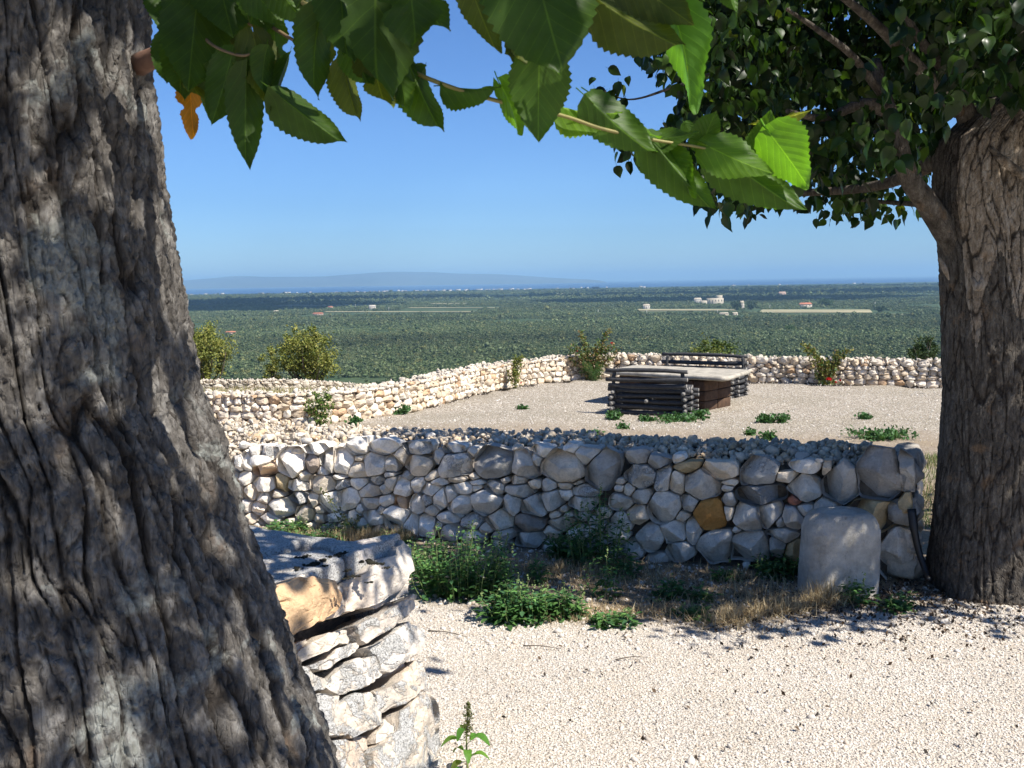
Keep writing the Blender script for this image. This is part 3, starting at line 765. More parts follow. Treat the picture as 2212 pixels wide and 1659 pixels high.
crop(1040, 1060, 4.424, [(75, 730, 135, 165, 'w'), (245, 640, 135, 100, 't'), (310, 425, 110, 120, 'g'), (470, 340, 210, 100, 'w'), (490, 510, 390, 280, 'g'), (680, 385, 95, 85, 'g'), (920, 500, 460, 320, 'd'),
 (1270, 530, 320, 320, 'g'), (1470, 370, 195, 125, 'w'), (1400, 460, 120, 110, 'g'), (1700, 520, 490, 380, 't'), (1790, 340, 135, 100, 'w'), (1960, 410, 250, 170, 'g'), (2130, 570, 340, 370, 'd'),
 (300, 700, 230, 75, 'w'), (520, 680, 245, 65, 't'), (700, 650, 105, 65, 't'), (740, 715, 245, 55, 'w'), (1050, 690, 135, 50, 't'), (1210, 690, 165, 115, 't'), (1370, 735, 165, 95, 't'), (215, 800, 215, 125, 'w'),
 (575, 785, 225, 115, 'w'), (940, 770, 195, 165, 'g'), (740, 775, 90, 55, 't'), (1225, 800, 380, 165, 'g'), (1540, 750, 145, 135, 'g'), (1720, 755, 145, 85, 't'), (1880, 715, 155, 38, 't'),
 (1935, 805, 255, 125, 'g'), (1720, 850, 175, 105, 'w'), (1590, 900, 310, 220, 'g'), (70, 960, 165, 190, 'w'), (170, 910, 110, 120, 'g'), (325, 900, 155, 210, 'w'), (440, 860, 125, 145, 'w'),
 (550, 970, 270, 215, 'w'), (840, 940, 345, 280, 'g'), (1125, 960, 195, 215, 'g'), (1370, 1000, 270, 250, 'g'), (1450, 910, 85, 85, 't'), (1905, 955, 290, 165, 'g'), (1700, 1015, 95, 75, 't'),
 (230, 1030, 125, 105, 't'), (40, 1190, 105, 250, 'w'), (175, 1200, 195, 235, 'w'), (410, 1110, 250, 105, 'w'), (700, 1150, 235, 175, 'g'), (985, 1135, 330, 205, 't'), (1320, 1160, 330, 230, 'b'),
 (1620, 1075, 125, 70, 't'), (1755, 1075, 115, 40, 't'), (1680, 1170, 290, 140, 't'), (1930, 1090, 175, 95, 'g'), (2090, 1150, 180, 130, 'g'), (2130, 1050, 160, 110, 't'), (830, 1230, 150, 105, 't'),
 (1050, 1300, 250, 115, 'g'), (1340, 1340, 350, 150, 'g'), (1570, 1270, 165, 105, 't'), (1850, 1290, 175, 150, 'g'), (700, 1320, 200, 120, 'g'), (1560, 1430, 200, 110, 'g'), (450, 1270, 230, 140, 'g'), (2030, 1290, 150, 120, 't'), (1000, 1430, 220, 110, 't'), (1780, 1430, 210, 110, 'g'), (2050, 1430, 260, 120, 'd')])
crop(1500, 1100, 4.424, [(520, 460, 320, 280, 'g'), (515, 255, 195, 165, 'd'), (720, 315, 215, 135, 'd'), (1050, 370, 285, 105, 'y'), (790, 500, 155, 270, 'g'), (940, 545, 165, 230, 't'), (1240, 570, 400, 290, 'g'),
 (1430, 420, 410, 180, 't'), (1860, 430, 430, 250, 'd'), (1530, 535, 225, 58, 't'), (400, 615, 125, 135, 't'), (545, 695, 235, 145, 'g'), (330, 760, 250, 155, 'g'), (800, 820, 400, 360, 'g'), (500, 900, 225, 185, 't'),
 (1075, 770, 165, 155, 'g'), (1000, 925, 170, 85, 't'), (1350, 900, 400, 320, 'O'), (1525, 730, 130, 175, 'g'), (1500, 605, 125, 75, 'g'), (1515, 870, 120, 140, 't'), (1880, 680, 560, 220, 'D'),
 (150, 880, 205, 165, 't'), (330, 980, 175, 190, 'g'), (1730, 940, 300, 270, 'g'), (1980, 890, 270, 225, 'g'), (910, 1080, 295, 235, 'g'), (1120, 1075, 175, 280, 'g'), (650, 1150, 310, 290, 'g'), (250, 1110, 270, 190, 'g'),
 (980, 1310, 270, 200, 'g'), (1380, 1240, 370, 330, 'g'), (1740, 1260, 410, 320, 'g'), (2070, 1240, 175, 200, 'd'), (1620, 1070, 105, 50, 'g'), (730, 1410, 230, 130, 'g'), (450, 1290, 200, 180, 'g'), (2100, 990, 100, 115, 'g'), (60, 1030, 140, 125, 'g'), (80, 1200, 180, 150, 'd'), (220, 1330, 220, 150, 'g')])
crop(1900, 1100, 3.686, [(535, 305, 265, 98, 'w'), (345, 400, 235, 78, 't'), (500, 500, 310, 230, 'g'), (620, 415, 105, 105, 'w'), (705, 320, 78, 118, 't'), (830, 460, 325, 330, 'd'), (1195, 410, 390, 420, 'D'),
 (1450, 360, 120, 300, 'd'), (1120, 770, 550, 320, 'y'), (1435, 700, 100, 310, 'y'), (1330, 1110, 360, 410, 'g'), (715, 690, 235, 155, 'g'), (400, 615, 110, 85, 'r'), (510, 710, 150, 95, 'w'), (390, 780, 195, 205, 'g'),
 (270, 830, 95, 95, 'g'), (300, 940, 270, 145, 'g'), (250, 1045, 155, 170, 'g'), (410, 1090, 165, 180, 'y'), (600, 900, 200, 200, 'g'), (620, 1090, 220, 200, 'g'), (850, 1000, 280, 260, 'g'), (900, 1230, 300, 200, 'g'), (560, 1230, 200, 160, 'g')])
# plain continuation behind the near trunk
for q in range(46):
    NS.append((RNG.uniform(150, 500), RNG.uniform(985, 1125), RNG.uniform(30, 62), RNG.uniform(26, 44), RNG.choice(['w', 't', 'g'])))
# drop seeds whose centres fall inside an earlier, larger stone
keep_ = []
for s in NS:
    if all(abs(s[0] - t[0]) / (t[2] / 2) > .78 or abs(s[1] - t[1]) / (t[3] / 2) > .78 for t in keep_): keep_.append(s)
NS = keep_
# small chinking stones in what gaps remain
cnt = 0
while cnt < 70:
    x, y = RNG.uniform(500, 1985), RNG.uniform(985, 1240)
    y = min(y, 1120 + (x - 500) * .09)
    d = min(max(abs(x - t[0]) / (t[2] / 2 + 5), abs(y - t[1]) / (t[3] / 2 + 5)) for t in NS)
    cnt += 1
    if d > .95: NS.append((x, y, RNG.uniform(14, 26), RNG.uniform(10, 18), RNG.choice(['t', 'g', 'w'])))
near_wall = thing('dry_stone_wall', 'near dry-stone wall of grey and white boulders with rubble on its top', 'stone wall', (0.0, 6.0, 0.0))
polys = pack(NS, 1.32, 2.2, 22)
SC = []
for i, (s, Pp) in enumerate(zip(NS, polys)):
    if Pp is None or len(Pp) < 3: continue
    big = s[2] * s[3] > 700
    Pp = resample(Pp, 34 if big else 22, 1 if RNG.random() < .35 else 0)
    W = np.array([on_plane(x, y, P0, WN) for x, y in Pp])
    W = fix_winding(W, W3, UP, W.mean(0))
    area = s[2] * s[3]; size = math.sqrt(area) / 2160 * 5.6
    V, F = rock_geo(W, W3, UP, WN, RINGS_FINE, .16, min(.22 * size + .006, .042), 1.2, .55, i % 9)
    SC.append((V.mean(0), s))
    obj('stone', V, F, [STONE_L if RNG.random() < .18 and s[4] in 'wgd' else STONE], near_wall, loc=W.mean(0), color=scol(s[4]), sharp=24)
# rubble core of the wall, set back behind the seen stones
def wall_top(X): return np.interp(X, [-3, -1.86, -.74, 0, .76, 1.48, 2.09, 2.4], [.42, .45, .53, .585, .60, .61, .62, .62])
def wall_thick(X): return np.interp(X, [-3, -1.9, -.7, 0, .8, 1.5, 2.1], [1.5, 1.35, .85, .62, .52, .5, .5])
Vc, Fc = [], []
XSn = np.linspace(WALL_A[0] - .1, WALL_B[0] - .02, 90); K = 14
for X in XSn:
    t = (X - WALL_A[0]) / WDIR[0]; foot = np.array([WALL_A[0], WALL_A[1], 0]) + W3 * t; T_, H_ = wall_thick(X), float(wall_top(X)) - .035
    prof = [(-.075, -.1), (-.075, H_ * .5), (-.08, H_ - .03), (-.13, H_)] + [(-.13 - (T_ - .2) * q, H_ + .045 * math.sin(q * 2.2)) for q in np.linspace(.12, 1, 8)] + [(-T_, H_ * .6), (-T_ - .05, -.25)]
    for (o, z) in prof: Vc.append(foot + WN * o + UP * z)
for i in range(len(XSn) - 1):
    for k in range(K - 1): Fc.append((i * K + k, (i + 1) * K + k, (i + 1) * K + k + 1, i * K + k + 1))
Fc.append(tuple(range((len(XSn) - 1) * K, len(XSn) * K)))
Vc = np.array(Vc); Vc += np.stack([noise(Vc * 14, 5), noise(Vc * 14, 6), noise(Vc * 14, 7)], 1) * .014
CORE_SHADE = mat_plain('rubble_core', (.17, .145, .115), .95, .45, 22, .9, .02)  # dark core colour stands in for shade in the gaps between stones
tag(obj('rubble_core', Vc, Fc, [CORE_SHADE], near_wall), kind='stuff')
# end face towards the right-hand tree
ED = -WN
end0 = P0 + W3 * .0
k_ = 0
for row, (z0, z1) in enumerate([(0, .16), (.16, .30), (.30, .44), (.44, .64)]):
    o = .0
    while o < .52:
        w = RNG.uniform(.12, .2) if row < 3 else RNG.uniform(.2, .28)
        c = end0 + ED * (o + w / 2) + UP * ((z0 + z1) / 2)
        pl = shape_poly(0, 0, w * .98, (z1 - z0) * .98, 16)
        W = np.array([c + ED * a + UP * b for a, b in pl]); W = fix_winding(W, ED, UP, c)
        V, F = rock_geo(W, ED, UP, W3, RINGS_FINE, .14, .035, .9, 1.0, k_ % 9); k_ += 1
        obj('stone', V, F, [STONE], near_wall, loc=c, color=scol(['g', 't', 'y', 'd', 'g'][k_ % 5] if row < 3 else 'd')); o += w
# rubble heaped on the wall top
LR = [proto('limestone_chip', *loose_rock(s, 2, .32 + .10 * s), [STONE_I], smooth=False) for s in range(5)]
LR2 = [loose_rock(20 + s, 3, .6) for s in range(6)]
n = 5200
t = RNG.random(n) * (np.linalg.norm(WALL_B - WALL_A) - .25); q = RNG.random(n)
X = WALL_A[0] + WDIR[0] * t; th = wall_thick(X)
o = .10 + q * (th - .12)
pts = np.array([WALL_A[0], WALL_A[1], 0]) + W3 * t[:, None] - WN * o[:, None]
pts[:, 2] = wall_top(X) - .035 + .045 * np.sin(q * 2.2) + RNG.random(n) * .035 + .02 * fbm(pts * 5, 2, 9)
scatter('rubble_fill', pts, RNG.random((n, 3)) * 6.3, np.minimum(RNG.gamma(1.8, .0070, n) + .006, .034)[:, None] * RNG.uniform(.6, 1.4, (n, 3)), LR, near_wall)
big = []
for (px, py, w, h, c) in [(560, 985, 60, 34, 'w'), (530, 955, 40, 22, 'w'), (650, 935, 30, 16, 'w'), (580, 940, 44, 18, 't'), (700, 950, 38, 20, 't'), (665, 945, 46, 24, 'g'), (748, 960, 52, 20, 'w'), (800, 955, 40, 16, 'w'), (850, 940, 26, 14, 'w'), (605, 965, 44, 22, 'w'), (645, 968, 50, 18, 't'), (880, 935, 22, 10, 't'), (930, 936, 30, 10, 'w'), (1010, 942, 24, 10, 'g'), (1078, 948, 20, 12, 'g'),
                          (1385, 946, 34, 14, 'd'), (1450, 950, 26, 10, 'd'), (1520, 956, 44, 12, 'd'), (1585, 955, 48, 14, 'd'), (1735, 980, 50, 16, 'd'), (1770, 990, 30, 14, 'g'), (1180, 950, 30, 12, 'g'), (1240, 965, 28, 16, 'b'), (520, 925, 30, 14, 'w'), (760, 930, 24, 10, 'w'), (1120, 962, 40, 14, 't'), (1300, 960, 30, 14, 'g'), (1640, 975, 36, 14, 't'), (1700, 968, 30, 12, 'd')]:
    zz = float(np.interp(px, [500, 850, 1100, 1400, 1700, 2000], [.47, .56, .61, .62, .63, .64]))
    g = on_z(px, py + h * .3, zz); s = w / 2160 * g[1] / 2
    v, f = LR2[len(big) % 6]; a = RNG.uniform(0, 6.28)
    R = np.array([[math.cos(a), -math.sin(a), 0], [math.sin(a), math.cos(a), 0], [0, 0, 1]])
    v = (v * [s, s * .8, s * min(1.0, .5 + h / w * .5)]) @ R.T
    v = v + noise(v * 30, 3)[:, None] * s * .07
    big.append(obj('stone', v + g, f, [STONE], near_wall, loc=g, color=scol(c)))

# ---- far boundary walls, random coursed rubble; seen stones singly
def run_wall(path, h, thick, label, density, parent_loc, key, st=(.10, .22), course=(.07, .12), pal='wwwttogw', limit=290, capstones=True):
    root = thing('dry_stone_wall', label, 'stone wall', parent_loc)
    path = spline(path, 60); seg = np.hypot(*np.diff(path[:, :2], axis=0).T); L = np.concatenate([[0], np.cumsum(seg)])
    tot = L[-1]; dirs = np.gradient(path, axis=0); dirs[:, 2] = 0; dirs /= np.linalg.norm(dirs, axis=1)[:, None]
    def at(s):
        i = np.searchsorted(L, s) - 1; i = max(0, min(i, len(path) - 2)); f = (s - L[i]) / (L[i + 1] - L[i] + 1e-9)
        return path[i] * (1 - f) + path[i + 1] * f, unit(dirs[i] * (1 - f) + dirs[i + 1] * f)
    rows = []; z = 0.0
    while z < h - .03:
        c = RNG.uniform(*course) * (1.15 if z > h - .16 else 1); c = min(c, h - z + .02); s = RNG.uniform(-.1, 0)
        while s < tot:
            w = RNG.uniform(*st) * (c / .095) ** .4; rows.append((s + w / 2, z + c / 2 + RNG.uniform(-.012, .012), w, c)); s += w
            if RNG.random() < .2: rows.append((s + .02, z + c * .3, .05, .05)); s += .03
        z += c
    polys = pack(rows, 1.3, .006, 12)
    built = 0; rest = Mesh()
    order = sorted(range(len(rows)), key=lambda i: abs(rows[i][0] - key * tot))
    for i in order:
        Pp = polys[i]
        if Pp is None or len(Pp) < 3: continue
        s, zc, w, c = rows[i]; ctr, dr = at(min(max(s, 0), tot)); nr = np.array([dr[1], -dr[0], 0])
        base = ctr + nr * 0; Pp = resample(Pp, 12, 0)
        if Pp[:, 0].min() < -.05 or Pp[:, 0].max() > tot + .05: continue
        W = np.array([base + dr * (a - s) + UP * b for a, b in Pp]); W[:, 2] = W[:, 2] - base[2] + base[2]
        W = fix_winding(W, dr, UP, W.mean(0))
        V, F = rock_geo(W, dr, UP, nr, RINGS_LOW, .12, .022, 1.0, .9, i % 9)
        cc = scol(pal[RNG.integers(len(pal))]) * np.array([.86, .82, .76])
        if w > .075 and built < limit:
            obj('stone', V, F, [STONE], root, loc=W.mean(0), color=cc, sharp=30); built += 1
        else: rest.add(V, F, cc)
    if rest.n: tag(rest.build('smaller_stones', [STONE_A], root), kind='stuff')
    Vc, Fc = [], []; K = 6
    for p, d in zip(path, dirs):
        nr = np.array([d[1], -d[0], 0])
        for (o, z) in [(-.07, -.1), (-.07, h - .05), (-.14, h - .02), (-thick, h - .02), (-thick, h * .5), (-thick - .05, -.4)]: Vc.append(p + nr * o + UP * z)
    for i in range(len(path) - 1):
        for k in range(K - 1): Fc.append((i * K + k, (i + 1) * K + k, (i + 1) * K + k + 1, i * K + k + 1))
    tag(obj('rubble_core', Vc, Fc, [CORE_SHADE], root), kind='stuff')
    n = int(tot * 70); ss = RNG.random(n) * tot; pts = []
    for s in ss:
        c, d = at(s); nr = np.array([d[1], -d[0], 0]); pts.append(c - nr * RNG.uniform(.02, thick) + UP * (h + RNG.uniform(-.04, .03)))
    scatter('cap_rubble', pts, RNG.random((n, 3)) * 6.3, RNG.uniform(.02, .08, n)[:, None] * RNG.uniform(.6, 1.4, (n, 3)), LR, root, tint=.25 + .35 * RNG.random(n))
    return root
run_wall([(-9.5, 18.7, -1.03), (-7.4, 18.65, -1.03), (-5.71, 18.58, -1.02), (-4.5, 18.38, -1.0), (-3.4, 18.6, -1.0), (-2.45, 19.55, -1.0), (-1.6, 21.1, -1.0), (-.83, 23.1, -1.0), (.28, 24.92, -1.0), (1.38, 25.95, -1.0)],
         .56, .6, 'left run of the far boundary wall, cream and orange stones climbing to the corner', 1, (-3.0, 19.0, -1.0), .55, st=(.13, .27), course=(.09, .15), pal='wwttwtwwtwow')
run_wall([(1.12, 25.88, -1.0), (1.75, 26.2, -1.0), (2.77, 26.45, -1.0), (4.4, 25.7, -1.0), (6.18, 24.85, -1.0), (8.76, 23.69, -1.0), (9.98, 23.2, -1.0), (12.5, 22.1, -1.0)],
         .58, .6, 'right run of the far boundary wall, straight behind the log benches', 1, (6.0, 24.9, -1.0), .4, st=(.14, .30), course=(.09, .15), pal='wwtwgtwwtgwwto')
g0, g1, g2, g3 = on_y(330, 836, 42), on_y(450, 836, 42), on_y(640, 836, 42.5), on_y(800, 840, 44)
run_wall([(g0[0], 42, g0[2] - .25), (g1[0], 42, g1[2] - .25), (g2[0], 42.5, g2[2] - .25), (g3[0], 44, g3[2] - .35)],
         .50, .5, 'low grey dry-stone wall across the dry field on the left', 1, (g1[0], 42, g1[2]), .4, st=(.2, .42), course=(.13, .2), pal='ggwgdg', limit=150)

# ---- wall end beside the near trunk: big weathered blocks
LA, LB, LC = np.array([-.72, 2.88, .68]), np.array([-.38, 3.53, .68]), np.array([-.25, 3.22, 0.0])
Ln = unit(np.cross(LB - LA, LC - LA)); Ln = Ln if np.dot(Ln, EYE - LA) > 0 else -Ln
Lu = unit((LB - LA) * [1, 1, 0]); Lv = np.cross(Ln, Lu); Lv = Lv if Lv[2] > 0 else -Lv
block_wall = thing('dry_stone_wall', 'stubby wall end of big lichen-spotted blocks beside the near trunk', 'stone wall', (-.7, 3.0, 0.0))
BL = [([(285, 500), (430, 440), (560, 430), (720, 450), (770, 560), (740, 640), (690, 670), (560, 740), (405, 828), (300, 700)], (.66, .46, .28), 0),
      ([(738, 470), (820, 460), (830, 640), (748, 670)], (.66, .60, .52), 0),
      ([(832, 470), (900, 390), (1000, 330), (1120, 270), (1190, 165), (1235, 240), (1230, 380), (1180, 470), (1050, 560), (960, 600), (835, 640)], (.66, .60, .53), 0),
      ([(1145, 490), (1220, 412), (1255, 430), (1250, 510), (1150, 545)], (.62, .55, .47), 0),
      ([(1005, 600), (1135, 505), (1145, 560), (1040, 610)], (.6, .5, .4), 0),
      ([(868, 735), (1000, 670), (1150, 580), (1225, 540), (1262, 545), (1262, 595), (1170, 690), (1060, 765), (940, 843), (890, 790)], (.60, .53, .46), 1),
      ([(480, 960), (560, 860), (640, 800), (720, 775), (825, 758), (835, 828), (680, 895), (520, 973)], (.63, .56, .46), 0),
      ([(565, 998), (680, 952), (760, 890), (850, 842), (925, 838), (930, 878), (800, 948), (700, 1008), (600, 1012)], (.66, .62, .56), 1),
      ([(700, 1120), (770, 1040), (850, 955), (1000, 930), (1052, 1060), (960, 1108), (790, 1178)], (.66, .63, .58), 1),
      ([(945, 885), (1100, 782), (1200, 708), (1300, 732), (1358, 800), (1300, 890), (1180, 960), (1080, 1038), (1030, 1030), (1000, 935)], (.66, .64, .61), 2),
      ([(440, 985), (520, 992), (620, 1062), (705, 1092), (690, 1130), (560, 1163), (470, 1100)], (.55, .50, .43), 1),
      ([(400, 838), (475, 832), (485, 880), (450, 903), (400, 890)], (.66, .55, .40), 0),
      ([(985, 1168), (1120, 1112), (1230, 1000), (1285, 962), (1340, 958), (1388, 1120), (1250, 1188), (1130, 1258), (1035, 1318), (1010, 1200)], (.62, .55, .46), 1),
      ([(778, 1250), (860, 1172), (980, 1172), (1022, 1232), (1025, 1378), (900, 1438), (860, 1458), (785, 1330)], (.58, .54, .48), 2),
      ([(560, 1190), (700, 1172), (765, 1192), (778, 1300), (850, 1438), (690, 1450), (600, 1330)], (.62, .56, .48), 1),
      ([(1125, 1310), (1250, 1212), (1345, 1174), (1402, 1240), (1440, 1400), (1465, 1500), (1440, 1580), (1340, 1659), (1240, 1720), (960, 1720), (960, 1560), (1035, 1500), (1112, 1420)], (.62, .53, .42), 2),
      ([(1003, 1430), (1060, 1342), (1115, 1390), (1108, 1430), (1010, 1500)], (.62, .55, .47), 0),
      ([(640, 1480), (890, 1478), (925, 1560), (950, 1720), (640, 1720)], (.58, .52, .45), 2),
      ([(905, 1452), (1000, 1438), (990, 1520), (930, 1550)], (.40, .33, .26), 0),
      ([(640, 900), (560, 880), (500, 940), (470, 920), (480, 850), (600, 800)], (.45, .38, .30), 0),
      ([(1000, 1740), (1250, 1740), (1300, 1900), (1000, 1900)], (.6, .53, .45), 1), ([(1260, 1730), (1440, 1600), (1480, 1780), (1330, 1880)], (.6, .55, .5), 1), ([(700, 1740), (980, 1740), (980, 1900), (700, 1900)], (.55, .5, .45), 1),
      ([(420, 1150), (540, 1180), (590, 1330), (560, 1450), (380, 1440)], (.5, .46, .4), 1), ([(400, 1470), (620, 1470), (620, 1720), (400, 1720)], (.5, .46, .4), 1), ([(260, 850), (395, 850), (440, 960), (430, 1120), (260, 1120)], (.5, .46, .4), 1), ([(0, 560), (270, 520), (290, 700), (250, 840), (0, 840)], (.6, .52, .42), 1), ([(0, 860), (240, 860), (240, 1120), (0, 1120)], (.5, .46, .4), 1), ([(0, 1140), (400, 1140), (370, 1450), (0, 1450)], (.5, .46, .4), 1)]
MM = [STONE, STONE_L, STONE_P]
kk = 2212 / 2592
for i, (pp, c, lv) in enumerate(BL):
    Q = np.array([((560 + x / 2.576) * kk, (1300 + y / 2.576) * kk) for x, y in pp])
    Q = resample(Q, 96, 0); Q = Q.mean(0) + (Q - Q.mean(0)) * 1.02; Q = Q + np.stack([noise(np.column_stack([Q * .07, Q[:, 0] * 0]), 8), noise(np.column_stack([Q * .07, Q[:, 0] * 0]), 9)], 1) * 3.2
    W = np.array([on_plane(x, y, LA, Ln) for x, y in Q]); W = fix_winding(W, Lu, Lv, W.mean(0))
    rec = .03 if i in (1, 3, 4, 18, 19, 11) else RNG.uniform(-.012, .012)
    W = W - Ln * rec
    size = math.sqrt(np.ptp(W @ Lu) * np.ptp(W @ Lv))
    rings = [(.8, -1.0), (.93, -.6), (.99, -.3), (1.0, -.1), (1.0, .06), (.99, .18), (.975, .27), (.95, .32), (.91, .345)] + [(s_, .36 + .04 * (1 - s_)) for s_ in np.linspace(.86, .06, 17)]
    V, F = rock_geo(W, Lu, Lv, Ln, rings, .22, min(.16 * size, .035), .6, .5, i % 9, nchip=11, fine=.0065)
    obj('stone', V, F, [MM[lv]], block_wall, loc=W.mean(0), color=(np.array(c) if i == 0 else .5 * np.array(c) + .5 * np.array([.60, .57, .53])) * [.86, .83, .79], sharp=26)
# cap slabs
def slab(name, parent, corners, z1, z0, mat, color, nseg=46, bump_=.008, tilt=(0, 0)):
    c = np.array(corners, float); m = len(c); Q = resample(c, 72, 1); ctr = Q.mean(0); V = []
    rings = [(.96, z0, 0), (1.0, z0 + .02, 0), (1.0, z1 - .03, 0), (.992, z1 - .010, 1), (.975, z1, 1)] + [(s, z1 + .004, 1) for s in np.linspace(.92, .04, 24)]
    for s, z, top in rings:
        r = ctr + (Q - ctr) * s
        zz = z + tilt[0] * (r[:, 0] - ctr[0]) + tilt[1] * (r[:, 1] - ctr[1])
        V.append(np.column_stack([r, zz]))
    V.append([[ctr[0], ctr[1], z1]]); V = np.concatenate(V)
    V[:, :2] += np.stack([fbm(V * 9, 3, 91), fbm(V * 9, 3, 92)], 1) * .012
    V[:, 2] += fbm(V * [11, 11, 11], 4, 93) * bump_ * 1.3 + fbm(V * 38, 3, 94) * bump_ * .5
    F = []; K = 72
    for r in range(len(rings) - 1):
        for k in range(K): F.append((r * K + k, r * K + (k + 1) % K, (r + 1) * K + (k + 1) % K, (r + 1) * K + k))
    for k in range(K): F.append(((len(rings) - 1) * K + k, (len(rings) - 1) * K + (k + 1) % K, len(V) - 1))
    F.append(tuple(range(K))[::-1])
    return obj(name, V, F, [mat], parent, loc=(ctr[0], ctr[1], z1), color=color)
def pz(x, y, z=.68): return on_z(x, y, z)[:2]
ca, cb, cc_, cd, ce = pz(585, 1300), pz(775, 1215), pz(893, 1166), pz(760, 1178), pz(640, 1180)
Ln2 = unit(Ln[:2])
slab('capstone', block_wall, [ca - Ln2 * .035, cb - Ln2 * .035, pz(700, 1190), pz(640, 1195), pz(480, 1225), ca + (-.35, -.35), ca + (-.2, -.32)], .690, .62, STONE_T, (.66, .58, .48), bump_=.007)
slab('capstone', block_wall, [cb - Ln2 * .035, cc_ - Ln2 * .045 - Lu[:2] * .02, pz(872, 1162), cd, ce + (0.0, .01), pz(700, 1190)], .693, .62, STONE_T, (.62, .56, .5), bump_=.007)
slab('capstone', block_wall, [pz(480, 1225) + (-.01, 0), pz(640, 1190), ce, pz(740, 1176), pz(535, 1143), pz(400, 1140), pz(330, 1200)], .695, .60, STONE_T, (.64, .6, .54), bump_=.007)
LL = -Lu * 1.0
core = []
for s_, off in ((-1.6, 0), (.70, 0)):
    pass
bs = [LA[:2] + Lu[:2] * (-1.4), LB[:2] - Lu[:2] * .10]
pw = np.array([-Lu[1], Lu[0]]); pw = pw if pw[0] < 0 else -pw
q0, q1 = bs[0] + pw * .10, bs[1] + pw * .10; q2, q3 = bs[1] + pw * .52, bs[0] + pw * .6
slab('rubble_core', block_wall, [q0, q1, q2, q3], .60, -.1, CORE_SHADE, (.3, .26, .2), bump_=.012)['kind'] = 'stuff'
# back and end faces of the stub (out of sight of the photograph, close beside it)
for row, (z0, z1) in enumerate([(0, .17), (.17, .34), (.34, .52)]):
    o = 0.0; F0 = np.array([*(LB[:2] - Lu[:2] * .02), 0]); D3 = np.array([*pw, 0]); N3 = np.array([*Lu[:2], 0])
    F0 = F0 + (LC - LB) * [1, 1, 0] * (1 - z0 / .68) * .9
    while o < .55:
        w = RNG.uniform(.2, .32); c = F0 + D3 * (o + w / 2 + .04) + UP * (z0 + z1) / 2
        W = np.array([c + D3 * a + UP * b for a, b in shape_poly(0, 0, w * .97, (z1 - z0) * .97, 16)]); W = fix_winding(W, D3, UP, c)
        V, F = rock_geo(W, D3, UP, N3, RINGS_LOW, .12, .03, .8, .6, row)
        obj('stone', V, F, [STONE_L], block_wall, loc=c, color=scol('t')); o += w
# moss cushions on the slabs
MOSS = mat_plain('dry_moss', (.035, .032, .02), 1.0, .5, 60, 1.0, .01)
for (px, py, s) in [(655, 1204, .020), (663, 1200, .014), (745, 1195, .018), (730, 1197, .012), (795, 1215, .026), (812, 1218, .018), (838, 1226, .013), (700, 1222, .012), (752, 1232, .016), (765, 1245, .015), (680, 1216, .022), (698, 1210, .02), (720, 1203, .018), (640, 1228, .018), (660, 1222, .02), (748, 1250, .013), (800, 1258, .014)]:
    g = on_z(px, py, .697); M_ = Mesh()
    for _ in range(9):
        v, f = ico(2); v = v * RNG.uniform(.15, .42) * s * [1, 1, .6] * (1 + .4 * fbm(v * 2.5 + px + _, 2, 3))[:, None]; M_.add(v + g + np.array([*(RNG.normal(size=2) * s * [.55, .35]), 0]), f)
    M_.build('moss_cushion', [MOSS], block_wall); continue
    v, f = ico(3); v = v * [s, s * RNG.uniform(.5, .9), s * .6] * RNG.uniform(.5, 1.0); v = v * (1 + 1.1 * fbm(v * 70 + px, 3, 3))[:, None]
    obj('moss_cushion', v + g, f, [MOSS], block_wall, loc=g)

